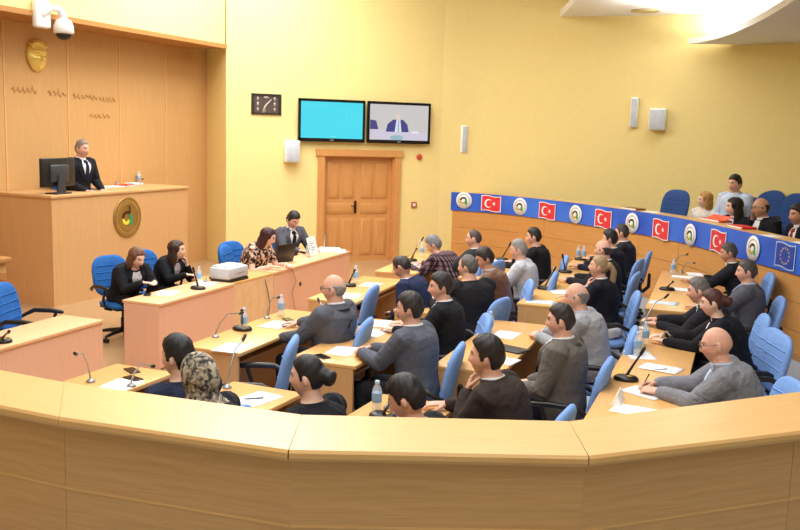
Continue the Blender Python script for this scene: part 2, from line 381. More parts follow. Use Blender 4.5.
# televisions
def emitmat(name, c, st=1.0):
    if name in MATS: return MATS[name]
    m, nt, b = newmat(name); b.inputs['Base Color'].default_value = (.01, .01, .01, 1); b.inputs['Roughness'].default_value = .25; b.inputs['Emission Color'].default_value = lin(c); b.inputs['Emission Strength'].default_value = st
    MATS[name] = m; return m
M_TVB = plain('tv_bezel', '101016', .25)
def tv(s0, s1, label, kind):
    W = s1-s0; H = .78; t = onwall('wall_television', label, 'television', (s0+s1)/2, 2.67, 'wall televisions over the door')
    # handedness: local y points into the hall
    mb = MB(); mb.box((-.2, 0, -.2), (.2, .06, .2)); mb.build('wall_bracket', M_BLACK, t)
    mb = MB(); mb.rbox((-W/2, .05, -H/2), (W/2, .10, H/2), .012)
    mb.box((-W/2, .095, H/2-.05), (W/2, .115, H/2)); mb.box((-W/2, .095, -H/2), (W/2, .115, -H/2+.065)); mb.box((-W/2, .095, -H/2), (-W/2+.045, .115, H/2)); mb.box((W/2-.045, .095, -H/2), (W/2, .115, H/2))
    mb.build('bezel', M_TVB, t)
    sc = MB(); sc.box((-W/2+.045, .10, -H/2+.065), (W/2-.045, .104, H/2-.05))
    lg = MB(); lg.box((-.03, .115, -H/2+.02), (.03, .117, -H/2+.045)); lg.build('badge', M_GREY, t)
    if kind == 0:
        s_ = sc.build('screen', emitmat('screen_cyan', '46dcf0', 1.0), t)
        g = MB()
        for i in range(4):
            for j in range(9): g.box((-.22-i*.10, .104, -.22+j*.05), (-.16-i*.10, .1045, -.215+j*.05))
        g.box((-.1, .104, .27), (.5, .1045, .276)); g.box((-.08, .104, -.30), (.03, .1045, -.28))
        g.build('text_lines', emitmat('screen_lines', '6ee6f6', 1.0), s_)
    else:
        s_ = sc.build('screen', emitmat('screen_wall', 'd3d0cf', .9), t)
        def flat(poly, d, name, c):
            # polygons in screen x (mirrored so that they read from the hall) and z
            mb = MB(); mb.prism([(-p[0], p[1]) for p in poly], .104, .104+d, Matrix(((1, 0, 0, 0), (0, 0, 1, 0), (0, 1, 0, 0), (0, 0, 0, 1)))); mb.build(name, emitmat('screen_'+c, c, .9), s_)
        circ = lambda x, z, a, c: [(x+a*math.cos(k*PI/8), z+c*math.sin(k*PI/8)) for k in range(16)]
        flat([(-.59, -.13), (-.59, .05), (-.47, .03), (-.42, -.13)], .0008, 'pictured_neighbour', '4a4a86')
        flat([(-.27, -.17), (-.24, -.03), (-.13, .06), (.08, .06), (.17, -.03), (.2, -.17)], .0008, 'pictured_jacket', '45458a')
        flat([(-.09, -.17), (-.06, .06), (.02, .06), (.05, -.17)], .0012, 'pictured_shirt', 'e6e8f0')
        flat([(-.03, -.17), (-.025, .05), (-.005, .05), (0, -.17)], .0014, 'pictured_tie', '9fb4d6')
        flat(circ(-.02, .11, .05, .065), .0016, 'pictured_head', 'e8d6cf')
        flat([(-.59, -.31), (-.59, -.11), (.59, -.19), (.59, -.31)], .0005, 'pictured_desk', 'd8d2e4')
        flat(circ(.33, -.17, .09, .02), .0010, 'pictured_papers', 'f4f4f6'); flat(circ(-.05, -.28, .14, .05), .0011, 'pictured_plaque', '9fc0d0')
tv(4.44, 5.73, 'left wall television with plain bright cyan screen', 0)
tv(5.78, 7.07, 'wall television whose screen shows a man in a suit', 1)
# framed panel left of the televisions
t = onwall('framed_relief', 'small dark framed relief picture left of the wall televisions', 'picture', 3.865, 2.925)
mb = MB(); W, H = .55, .37
mb.box((-W/2, 0, -H/2), (W/2, .03, -H/2+.03)); mb.box((-W/2, 0, H/2-.03), (W/2, .03, H/2)); mb.box((-W/2, 0, -H/2), (-W/2+.05, .03, H/2)); mb.box((W/2-.05, 0, -H/2), (W/2, .03, H/2))
mb.build('frame', plain('dark_frame', '2c2620', .4), t)
MB().box((-W/2+.03, 0, -H/2+.02), (W/2-.03, .012, H/2-.02)).build('backing', plain('relief_ground', '544a46', .5, .3), t)
mb = MB()
for sx in (-.155, .155):
    for k in (-1, 0, 1): mb.ell((sx, .014, k*.095), (.022, .008, .035))
mb.tube([(.05, .016, -.13), (.02, .02, -.03), (-.03, .02, .02), (-.09, .016, .08)], [.03, .016, .012, .008]); mb.tube([(.01, .016, -.13), (.03, .018, -.08), (-.01, .018, 0)], .014); mb.ell((0, .014, .12), (.05, .006, .018))
mb.build('relief_figures', plain('pewter', 'b8aa9c', .35, .5), t)
# loudspeakers
def speaker(s, z, W, H, D, label, parent_m=None, yaw=0):
    t = thing('wall_loudspeaker', label, 'loudspeaker', group='white loudspeakers on the yellow walls')
    t.matrix_world = parent_m if parent_m is not None else wallframe(s, z)
    t.matrix_world = t.matrix_world @ Matrix.Rotation(yaw, 4, 'Z')
    mb = MB(); mb.rbox((-W/2, .0, -H/2), (W/2, D, H/2), .02); mb.build('cabinet', M_WHITE, t)
    MB().rbox((-W/2+.02, D-.005, -H/2+.025), (W/2-.02, D+.012, H/2-.025), .012).build('grille', plain('speaker_grille', 'c6ced9', .6), t)
    MB().box((-.03, -.06 if yaw else -.0, -.03), (.03, .02, .03)).build('bracket', M_GREY, t)
speaker(4.325, 2.09, .27, .40, .18, 'white boxy loudspeaker beside the door under cyan television')
speaker(7.83, 2.40, .14, .54, .09, 'slim white column loudspeaker right of the door')
def curframe(u, v, s=-1):
    best = None
    d = ray(u, v)
    for a, c in zip(cur[:-1], cur[1:]):
        p = at_line(u, v, a, c); L = Vector((c[0]-a[0], c[1]-a[1])); k = (Vector((p.x-a[0], p.y-a[1])).dot(L))/L.length_squared
        if -.001 <= k <= 1.001: best = (p, L.normalized()); break
    p, L = best
    return Matrix(((-L.x, L.y, 0, p.x), (-L.y, -L.x, 0, p.y), (0, 0, 1, p.z), (0, 0, 0, 1)))
speaker(0, 0, .14, .56, .09, 'slim white column loudspeaker high on gallery wall', curframe(634.5, 112.5))
speaker(0, 0, .30, .40, .2, 'white box loudspeaker with blue-grey grille on gallery wall', curframe(658.5, 119.5))
# alarm sounder, call point
t = onwall('alarm_sounder', 'small round red alarm sounder beside the televisions', 'alarm', 6.90, 2.03)
MB().lathe([(.055, 0), (.06, .02), (.045, .05), (.01, .055)], M=Matrix.Rotation(-PI/2, 4, 'X'), n=20).build('body', plain('alarm_red', 'c8452a', .4), t)
t = onwall('alarm_call_point', 'small square red call point on the yellow wall right of door', 'alarm', 6.82, 1.10)
MB().rbox((-.055, 0, -.055), (.055, .03, .055), .008).build('housing', plain('call_red', 'c05038', .4), t)
MB().box((-.028, .03, -.028), (.028, .033, .028)).build('press_plate', M_WHITE, t)

# dome camera on the header
p = at(50, 22, x=-9.25); t = thing('dome_camera', 'white dome security camera on a swan-neck arm above veneered wall', 'camera', (-9.28, p.y-.08, p.z))
MB().rbox((0, -.22, -.10), (.10, .04, .26), .03).build('wall_box', M_WHITE, t)
MB().tube([(.08, -.1, .08), (.13, .0, .17), (.15, .12, .17), (.15, .19, .10), (.15, .2, .02)], [.05, .045, .045, .05, .06], 14).build('arm', M_WHITE, t)
MB().lathe([(.05, .06), (.10, .03), (.13, -.04), (.135, -.13), (.11, -.145)], (.15, .2, 0), 22).build('housing', M_WHITE, t)
MB().lathe([(.108, -.13), (.10, -.175), (.07, -.21), (.02, -.228)], (.15, .2, 0), 20).build('lens_dome', M_BLACK, t)
# gold mask, script
p = at(38, 56, x=-9.95); t = thing('wall_mask', 'gold face mask relief hung high on veneered wall', 'mask', (-10, p.y, p.z))
def face_relief():
    outer = []; n = 34; H, W = .225, .185
    for i in range(n):
        zz = -1+2*i/(n-1); row = []
        for j in range(n):
            a = -1+2*j/(n-1)
            wl = math.sqrt(max(0, 1-zz*zz))*(1-.22*max(0, -zz)); y = a*wl
            d = .11*math.sqrt(max(0, 1-min(1, (y/1.02)**2+zz*zz*.97)))
            X = y; 
            d += .075*math.exp(-(X/.13)**2)*(max(0, min(1, (.22-zz)/.45)) if zz > -.25 else max(0, 1-(-.25-zz)/.1))
            d += .034*math.exp(-((zz-.26)/.09)**2)*(1 if abs(X) < .6 else .3)
            d -= .042*math.exp(-((abs(X)-.36)/.16)**2-((zz-.10)/.10)**2)
            d += .02*math.exp(-(X/.22)**2-((zz+.47)/.07)**2)-.012*math.exp(-(X/.3)**2-((zz+.54)/.03)**2)+.018*math.exp(-(X/.2)**2-((zz+.78)/.1)**2)
            d += .015*math.exp(-((abs(X)-.5)/.2)**2-((zz+.15)/.15)**2)
            row.append(Vector((max(.006, d), y*W, zz*H)))
        outer.append(row)
    inner = [[Vector((.0, q.y, q.z)) for q in r] for r in outer]
    return MB().slab(outer, inner)
face_relief().build('face', M_GOLD, t)
mb = MB()   # swept-back hair over the forehead
for k in range(9):
    a = -1+2*k/8; mb.tube([(.085-.02*abs(a), a*.10, .135-.04*a*a), (.085, a*.125, .19-.05*a*a), (.03, a*.15, .225-.06*a*a)], [.012, .02, .016], 8)
mb.build('hair', M_GOLD, t)
p0 = at(9, 90, x=-9.99); p1 = at(116, 98, x=-9.99)
t = thing('gold_inscription', 'thin gold handwritten script and signature on veneered wall below the mask', 'lettering', (-10, p0.y, p0.z))
L = p1.y-p0.y; M_SCR = plain('pale_gold_script', 'c9a05a', .45, .3)
def scribble(y0, y1, z, amp, n, seed):
    rnd = random.Random(seed); pts = []
    for i in range(n*4+1):
        f = i/(n*4); pts.append((.012, y0+(y1-y0)*f+.015*math.sin(i*1.7), z+amp*(.5+.5*rnd.random())*math.sin(i*PI/2)+(.5*amp if rnd.random() < .15 else 0)))
    return MB().tube(pts, .0055, 6, False)
for k, (a, c, z, n) in enumerate(((.02, .23, .02, 5), (.33, .50, .0, 4), (.56, .80, -.02, 6), (.82, .99, -.04, 5))):
    scribble(a*L, c*L, z, .05, n, k).build('word', M_SCR, t)
scribble(.72*L, .93*L, -.30, .045, 5, 9).build('signature', M_SCR, t)

# ------------------------------------------------------------------ podium
PX, PY0, PY1, PZ = -9.0, 9.22, 12.2, 1.52
t = thing('podium_desk', 'tall veneered speaker podium with round emblem on its front', 'podium', (PX, PY0, 0))
Wp = PY1-PY0
MB().rbox((-.985, -.02, PZ-.045), (.02, Wp+.02, PZ), .008).build('top', W_POD, t)
mb = MB(); mb.box((-.04, 0, 0), (0, Wp, PZ-.045)); mb.build('front_panel', W_POD, t)
for y in (0, Wp-.04): MB().box((-.98, y, 0), (-.041, y+.04, PZ-.046)).build('side_panel', W_POD, t)
MB().box((-.98, .045, .84), (-.045, Wp-.045, .90)).build('inner_platform', W_POD, t)
e = at(127, 217, x=PX)
em = thing('emblem', '', ''); 
for k in ('label', 'category'): del em[k]
em.parent = t; em.location = (.002, e.y-PY0, e.z)
RX = Matrix.Rotation(PI/2, 4, 'Y')
SQ = lambda m_: m_
MB().lathe([(.30, 0), (.302, .014), (.285, .02), (.27, .014), (.20, .014), (.195, .018), (.185, .014), (.001, .014)], n=48, M=RX).build('medallion', plain('bronze_medallion', 'a98443', .4, .5), em)
mb = MB()
for k in range(40):
    a = 2*PI*k/40; mb.box((.014, -.012, .225), (.02, .012, .25), Matrix.Rotation(a, 4, 'X'))
mb.build('ring_lettering', plain('bronze_letters', 'c6a160', .4, .5), em)
def arc(c, r0, r1, a0, a1, n=14): 
    return [(c[0]+r0*math.cos(a0+(a1-a0)*i/n), c[1]+r0*math.sin(a0+(a1-a0)*i/n)) for i in range(n+1)]+[(c[0]+r1*math.cos(a1-(a1-a0)*i/n), c[1]+r1*math.sin(a1-(a1-a0)*i/n)) for i in range(n+1)]
YZ = Matrix(((0, 0, 1, 0), (1, 0, 0, 0), (0, 1, 0, 0), (0, 0, 0, 1)))
def logo(parent, s, z0, dz, flip=1):
    """roof-shaped dark arc, yellow smile below it, green tower on the right"""
    k = lambda poly: [(flip*x*s, y*s) for x, y in poly]
    MB().prism(k(arc((-.02, -.03), .10, .15, PI*.95, PI*.30)), z0, z0+dz, YZ).build('brown_arch', plain('logo_brown', '3a1a12', .4), parent)
    MB().prism(k(arc((-.05, -.03), .055, .115, -PI*1.0, -PI*.08)), z0, z0+dz, YZ).build('yellow_bowl', plain('logo_yellow', 'f2e24a', .4), parent)
    MB().prism(k([(.03, -.15), (.13, -.15), (.115, .02), (.075, .08), (.06, .12), (.045, .08)]), z0, z0+dz, YZ).build('green_tower', plain('logo_green', '2f9a62', .4), parent)
    MB().prism(k([(.04, .09), (.075, .06), (.055, .22), (.035, .2)]), z0, z0+dz*1.2, YZ).build('dark_spire', plain('logo_brown', '3a1a12', .4), parent)
logo(em, .78, .016, .006)
pc = at(12, 257, z=.92); print('counter', pc)
t = thing('side_counter', 'low wood side counter at left edge beside the podium', 'counter', (pc.x-.36, pc.y-.72, 0))
MB().rbox((-.28, -.8, .86), (.36, .72, .92), .01).build('top', W_TRIM, t); MB().box((-.28, -.78, 0), (.30, .68, .86)).build('body', W_WALL, t); MB().box((.30, -.7, .1), (.312, .5, .62)).build('front_panel', W_POD, t); MB().box((.30, -.72, .66), (.32, .68, .74)).build('rail', W_TRIM, t)

# ------------------------------------------------------------------ benches of the gallery
HB = 1.38
outer_px = [(-40, 396.5), (60, 416), (289, 449), (588, 455), (800, 430), (860, 421)]
inner_px = [(-40, 362), (64, 382), (302, 414.5), (569, 421), (800, 391.5), (860, 382)]
O = [at(u, v, z=HB) for u, v in outer_px]; I = [at(u, v, z=HB) for u, v in inner_px]
t = thing('gallery_bench', 'long angled oak gallery bench across the bottom foreground', 'bench', (0, 0, 0))
for i in range(5):
    q = [O[i], O[i+1], I[i+1], I[i]]; mb = MB()
    d = (O[i+1]-O[i]).normalized(); nrm = Vector((d.y, -d.x, 0))
    a = [q[0]+nrm*0, q[1]+nrm*0]
    # profile with a rounded front lip
    prof = [(0.0, -.045), (-.012, -.03), (-.012, -.012), (-.004, -.001)]
    r0 = [q[0]-nrm*x+Vector((0, 0, z)) for x, z in prof]; r1 = [q[1]-nrm*x+Vector((0, 0, z)) for x, z in prof]
    g0 = d*.0008
    r0 = [p+g0 for p in r0]; r1 = [p-g0 for p in r1]
    ring0 = r0+[q[3]+g0+Vector((0, 0, -.001)), q[3]+g0+Vector((0, 0, -.045))]; ring1 = r1+[q[2]-g0+Vector((0, 0, -.001)), q[2]-g0+Vector((0, 0, -.045))]
    mb.loft([ring0, ring1], smooth=False)
    lx = math.atan2(d.y, d.x)
    def localise(mbx, name, mat):
        Mi = Matrix.Rotation(-lx, 4, 'Z') @ Matrix.Translation(-O[i]); mbx.v = [tuple(Mi @ Vector(p)) for p in mbx.v]
        o = mbx.build(name, mat, t); o.location = O[i]; o.rotation_euler = (0, 0, lx); return o
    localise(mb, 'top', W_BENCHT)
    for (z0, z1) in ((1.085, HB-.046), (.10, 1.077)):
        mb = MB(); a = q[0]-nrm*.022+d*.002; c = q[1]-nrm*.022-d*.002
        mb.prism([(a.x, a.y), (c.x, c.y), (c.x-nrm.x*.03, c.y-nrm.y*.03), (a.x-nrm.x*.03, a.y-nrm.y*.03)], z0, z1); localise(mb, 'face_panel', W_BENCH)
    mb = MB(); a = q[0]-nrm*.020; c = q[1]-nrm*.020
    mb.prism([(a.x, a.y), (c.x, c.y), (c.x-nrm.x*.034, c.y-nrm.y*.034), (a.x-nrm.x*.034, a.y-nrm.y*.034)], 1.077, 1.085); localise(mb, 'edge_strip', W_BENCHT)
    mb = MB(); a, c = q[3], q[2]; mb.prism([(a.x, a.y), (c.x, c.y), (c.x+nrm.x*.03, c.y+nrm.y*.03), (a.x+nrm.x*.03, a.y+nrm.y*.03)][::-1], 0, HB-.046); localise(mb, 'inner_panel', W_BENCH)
# far bench
HF = 1.355
bp = [(451, 191), (498, 194.8), (545, 199.3), (592, 205), (640, 211.5), (680, 218), (720, 226), (760, 235), (800, 244), (840, 254)]
B = [at(u, v, z=HF) for u, v in bp]; 
dd = ray(451, 191); B[0] = EYEP+dd*(-NB/(dd.x-dd.y)); B[0].z = HF; B[0] += Vector((.012, -.012, 0)); B += [Vector((B[-1].x+.62, B[-1].y-1.6, HF)), Vector((B[-1].x+.95, B[-1].y-3.4, HF))]       # runs into the door wall
BL = [Vector((p.x, p.y)) for p in catmull([Vector((p.x, p.y, 0)) for p in B])]
BN = []
for i in range(len(BL)):
    t_ = (BL[min(i+1, len(BL)-1)]-BL[max(i-1, 0)]).normalized(); BN.append(Vector((-t_.y, t_.x)))   # away from the hall
def off(d): return [BL[i]+BN[i]*d for i in range(len(BL))]
def ribbon(name, d0, d1, z0, z1, mat, parent=None):
    a = off(d0); c = off(d1); mb = MB(); n = len(a)
    rings = [[Vector((a[i].x, a[i].y, z0)), Vector((c[i].x, c[i].y, z0)), Vector((c[i].x, c[i].y, z1)), Vector((a[i].x, a[i].y, z1))] for i in range(n)]
    mb.loft(rings, smooth=False); return mb.build(name, mat, parent)
t = thing('gallery_bench', 'curved oak gallery bench behind the blue banner', 'bench', (0, 0, 0))
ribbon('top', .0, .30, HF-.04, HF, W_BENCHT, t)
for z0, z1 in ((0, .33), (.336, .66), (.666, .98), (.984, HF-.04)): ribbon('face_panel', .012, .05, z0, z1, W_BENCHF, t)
ribbon('plinth', .004, .012, 0, .07, W_TRIM, t)
for i in (8, 16, 20, 28): 
    mb = MB(); p = BL[i]+BN[i]*.009; tt = Vector((BN[i].y, -BN[i].x)); mb.prism([tuple(p-tt*.004), tuple(p+tt*.004), tuple(p+tt*.004+BN[i]*.006), tuple(p-tt*.004+BN[i]*.006)], .07, HF-.04)
    mb.build('panel_joint', W_TRIM, t)
# gallery floor behind it
GF = .24
poly = [tuple(p) for p in off(.06)] + [(6.6, 9.0), (5.0, 13.2), (3.5, 15.0), (2, 16.2), (.5, 17.0), (-1, 17.4), (-2.5, 17.5), (-4, 17.5), (-5, 17.35), (-5.7, 17.1)]
mb = MB(); mb.prism(poly[::-1], 0.001, GF); struct(mb.build('floor_gallery', cloth('9aa4b0', 'smooth')))
poly = [tuple(p) for p in off(1.75)][10:] + [(6.6, 9.6), (5.0, 13.0), (3.5, 14.9), (2, 16.1), (.5, 16.9), (-1, 17.35), (-2.2, 17.45)]
mb = MB(); mb.prism(poly[::-1], GF, GF+.36); struct(mb.build('floor_gallery_step', cloth('9aa4b0', 'smooth')))
# banner with flags and emblems
BZ0, BZ1 = HF-.36, HF-.002
t = thing('blue_banner', 'long blue banner of flags and emblems along curved gallery bench', 'banner', (0, 0, 0))
m, nt, b = newmat('banner_blue'); n = N(nt, 'ShaderNodeTexNoise', Scale=1.3, Detail=1.0); nt.links.new(coords(nt), n.inputs['Vector'])
nt.links.new(ramp(nt, n.outputs['Fac'], [(.3, lin('1f4fc4')), (.7, lin('3a78ea'))]), b.inputs['Base Color']); b.inputs['Roughness'].default_value = .5
ribbon('cloth', -.012, -.004, BZ0, BZ1, m, t)
def ban_frame(u, v):
    F = off(-.026)
    for i in range(len(F)-1):
        a, c = F[i], F[i+1]; p = at_line(u, v, a, c); L = c-a; kk = (Vector((p.x, p.y))-a).dot(L)/L.length_squared
        if -.01 <= kk <= 1.01: break
    L = L.normalized()
    # x along the banner to the right, y up, z towards the hall
    return Matrix(((L.x, 0, L.y, p.x), (L.y, 0, -L.x, p.y), (0, 1, 0, p.z), (0, 0, 0, 1)))
M_FR = plain('flag_red', 'e03340', .5, var=.03); M_FW = plain('flag_white', 'f6f4f4', .5, var=.02); M_EU = plain('flag_blue', '1f46a8', .5); M_ST = plain('flag_gold', 'e8c84a', .5)
def wavy(W, H, amp=.012):
    n = 10; return [(-W/2+W*i/n, -H/2+amp*math.sin(i/n*2*PI)) for i in range(n+1)]+[(W/2-W*i/n, H/2+amp*math.sin((1-i/n)*2*PI)) for i in range(n+1)]
def star(c, r, n=5, a0=0):
    return [(c[0]+(r if k % 2 == 0 else r*.4)*math.cos(a0+k*PI/n), c[1]+(r if k % 2 == 0 else r*.4)*math.sin(a0+k*PI/n)) for k in range(2*n)]
def crescent(c, r):
    o_ = [(c[0]+r*math.cos(a), c[1]+r*math.sin(a)) for a in [.62+ (2*PI-1.24)*i/24 for i in range(25)]]
    c2 = (c[0]+r*.25, c[1]); r2 = r*.8
    i_ = [(c2[0]+r2*math.cos(a), c2[1]+r2*math.sin(a)) for a in [2*PI-.80-(2*PI-1.60)*i/24 for i in range(25)]]
    return o_+i_
def flag(u, v, eu=False):
    f = bpy.data.objects.new('flag_panel' , None); COL.objects.link(f); f.parent = t; f.matrix_world = ban_frame(u, v)
    W, H = .40, .27
    MB().prism(wavy(W+.03, H+.03), 0, .0015).build('white_border', M_FW if not eu else plain('flag_border', 'bcd0f0', .5), f)
    MB().prism(wavy(W, H), .0015, .003).build('field', M_EU if eu else M_FR, f)
    if eu:
        mb = MB()
        for k in range(12): mb.prism(star((.095*math.cos(k*PI/6), .095*math.sin(k*PI/6)), .018, 5, PI/2), .003, .0045)
        mb.build('gold_stars', M_ST, f)
    else:
        MB().prism(crescent((-.055, 0), .085), .003, .0045).build('crescent', M_FW, f)
        MB().prism(star((.065, 0), .042, 5, PI), .003, .0045).build('star', M_FW, f)
def emblem(u, v):
    f = bpy.data.objects.new('emblem', None); COL.objects.link(f); f.parent = t; f.matrix_world = ban_frame(u, v)
    MB().lathe([(.165, 0), (.165, .0015), (.001, .0018)], n=32).build('white_disc', M_FW, f)
    MB().prism(arc((0, 0), .105, .125, 0, 2*PI, 30), .0018, .003).build('grey_ring', plain('emblem_ring', 'b9bcc4', .5), f)
    g = bpy.data.objects.new('logo', None); 
    s = .55
    kk = lambda poly: [(x*s, y*s) for x, y in poly]
    MB().prism(kk(arc((-.02, -.03), .09, .15, PI*.95, PI*.2)), .0018, .0035).build('dark_arch', plain('logo_brown', '3a1a12', .4), f)
    MB().prism(kk(arc((-.05, -.03), .05, .115, -PI*1.0, -PI*.08)), .0018, .0035).build('yellow_bowl', plain('logo_olive', 'b9a642', .4), f)
    MB().prism(kk([(.03, -.15), (.13, -.15), (.115, .02), (.06, .12), (.045, .08)]), .0018, .0035).build('green_tower', plain('logo_green', '2f9a62', .4), f)
for q in ((464, 200.3), (520, 206.5), (575.5, 214.4), (632, 223), (690, 235), (753, 248.5)): emblem(*q)
for q in ((491, 203.6), (547, 211), (603, 219), (660.5, 229.4), (718, 241.5)): flag(*q)
flag(785, 256, True)
# ------------------------------------------------------------------ people
def head_point(th, ph):
    """th 0 = straight ahead, ph up; metres, face towards +Y"""
    dx = np.cos(ph)*np.sin(th); dy = np.cos(ph)*np.cos(th); dz = np.sin(ph)
    x = .075*dx; y = .097*dy; z = .120*dz
    s = np.clip(-z/.120, 0, 1)
    x = x*(1-.30*s**2); back = dy < 0
    y = np.where(back, y*(1-.50*s**1.2), y*(1-.04*s**2)+.006*s)
    y = np.where(back & (z > -.03), y*1.04, y)
    x = x*(1-.04*np.exp(-((z-.02)/.03)**2)*(dy > .3))
    fr = np.clip(dy*2.5, 0, 1)
    up = np.clip((.030-z)/.058, 0, 1); dn = np.clip((z+.044)/.014, 0, 1)
    y = y + fr*.026*up*dn*np.exp(-(x/(.009+.006*up))**2)
    y = y + fr*.006*np.exp(-((z-.032)/.010)**2)*(np.abs(x) < .055)
    y = y - fr*.010*np.exp(-((np.abs(x)-.031)/.014)**2-((z-.012)/.012)**2)
    y = y + fr*.007*np.exp(-(x/.022)**2-((z+.060)/.010)**2) - fr*.005*np.exp(-(x/.025)**2-((z+.060)/.003)**2)
    y = y + fr*.008*np.exp(-(x/.022)**2-((z+.100)/.014)**2) + fr*.004*np.exp(-((np.abs(x)-.042)/.016)**2-((z+.025)/.018)**2)
    return x, y, z
def head_grid(nu=60, nv=46, f=1.5):
    u = np.linspace(-1, 1, nu, endpoint=False); th = PI*np.sign(u)*np.abs(u)**f
    ph = np.linspace(-PI/2*.985, PI/2*.985, nv)
    return np.meshgrid(th, ph)
def grid_to_mb(mb, x, y, z, M):
    rings = [[M @ Vector((x[j, i], y[j, i], z[j, i])) for i in range(x.shape[1])] for j in range(x.shape[0])]
    mb.loft(rings)
def smst(a): a = np.clip(a, 0, 1); return a*a*(3-2*a)
def hair_shell(mb, style, M):
    th, ph = head_grid(64, 48, 1.15)
    x, y, z = head_point(th, ph); a = np.abs(th)*180/PI
    if style == 'ring':       # horseshoe round a bald crown
        lo = np.interp(a, [0, 72, 80, 92, 104, 125, 180], [.2, .2, -.015, -.015, .012, -.062, -.068])
        hi = np.interp(a, [0, 75, 95, 130, 180], [-.2, .02, .045, .050, .030])
        m = smst((z-lo)/.014)*smst((hi-z)/.02); tk = .006
    elif style == 'thin':     # receding front, thin crown
        lo = np.interp(a, [0, 30, 50, 66, 78, 90, 104, 125, 180], [.112, .108, .075, .055, -.01, -.012, .012, -.062, -.068])
        m = smst((z-lo)/.014); tk = .010*(1-.55*smst((z-.06)/.04))
    elif style == 'stubble':
        lo = np.interp(a, [0, 30, 60, 78, 90, 104, 125, 180], [.085, .085, .06, .0, -.005, .012, -.055, -.06])
        m = smst((z-lo)/.012); tk = .0025
    else:
        lo = np.interp(a, [0, 35, 55, 70, 80, 92, 104, 125, 180], [.066, .063, .05, .03, -.018, -.018, .012, -.066, -.072])
        m = smst((z-lo)/.012); tk = .011+.011*smst((z-.03)/.07)
        if style in ('bun', 'tight'): tk = tk*.6
        if style == 'crop': tk = .006+.009*smst((z-.05)/.05)
    nz = .0013*np.sin(th*17+ph*5)+.0013*np.sin(ph*13+th*7)+.0006*np.sin(th*41)
    t = tk*m+nz*m*(tk > .004) - .010*(1-m)
    r = np.sqrt(x*x+y*y+z*z)+1e-6
    f = 1+t/r
    grid_to_mb(mb, x*f, y*f, z*f, M)

def loft_rings(P, X, Y, rx, ry, n=20):
    return [[P[i]+X[i]*rx[i]*math.sin(2*PI*k/n)+Y[i]*ry[i]*math.cos(2*PI*k/n) for k in range(n)] for i in range(len(P))]
def ik(S, W, l1, l2, pole):
    d = W-S; L = d.length
    if L > (l1+l2)*.985: d = d*((l1+l2)*.985/L); L = d.length; W = S+d
    u = d/L; a = (l1*l1-l2*l2+L*L)/(2*L); h = math.sqrt(max(0, l1*l1-a*a))
    p = pole-u*pole.dot(u); p.normalize()
    return S+u*a+p*h, W
def hand_mesh(W, d, n, sgn, s, curl, voxel):
    """palm and five separate, bent, unequal fingers; sgn +1 right, -1 left"""
    d = d.normalized(); n = (n-d*n.dot(d)).normalized(); side = d.cross(n)*sgn
    mb = MB(); k = s
    def P(a, b, c): return W+d*a*k+side*b*k+n*c*k
    rings = []
    for a, hw, ht in ((-.035, .022, .019), (0, .025, .018), (.03, .036, .016), (.06, .042, .0145), (.088, .041, .012), (.097, .037, .009)):
        rings.append([P(a, hw*math.cos(2*PI*q/14), ht*math.sin(2*PI*q/14)) for q in range(14)])
    mb.loft(rings)
    for off, L, r, ex in ((.031, .068, .0088, .0), (.0105, .077, .0092, .08), (-.0105, .073, .0088, .16), (-.031, .058, .0078, .3)):
        p = P(.086, off, 0); pts = [P(.06, off*.9, 0), p]; a = curl*.5; spread = off*1.6
        for seg, fr in ((0, .45), (1, .31), (2, .24)):
            dirv = (d*math.cos(a)+n*math.sin(a)+side*spread*math.cos(a)).normalized(); p = p+dirv*L*fr*k; pts.append(p); a += curl*(1.0+ex)
        mb.tube(pts, [r*1.05*k, r*1.1*k, r*k, r*.93*k, r*.82*k], 8)
    a = .55+curl*.4
    q0 = P(.022, .024, .004); q1 = q0+(d*.72+side*.72+n*.25).normalized()*.045*k
    q2 = q1+(d*.9+side*(.5-curl*.5)+n*(.25+curl*.3)).normalized()*.033*k; q3 = q2+(d*.95+side*(.2-curl*.6)+n*(.3+curl*.4)).normalized()*.026*k
    mb.tube([P(.01, .012, .002), q0, q1, q2, q3], [.014*k, .014*k, .0115*k, .0105*k, .009*k], 8)
    return remesh(mb.mesh('hand'), voxel, 1, .4)

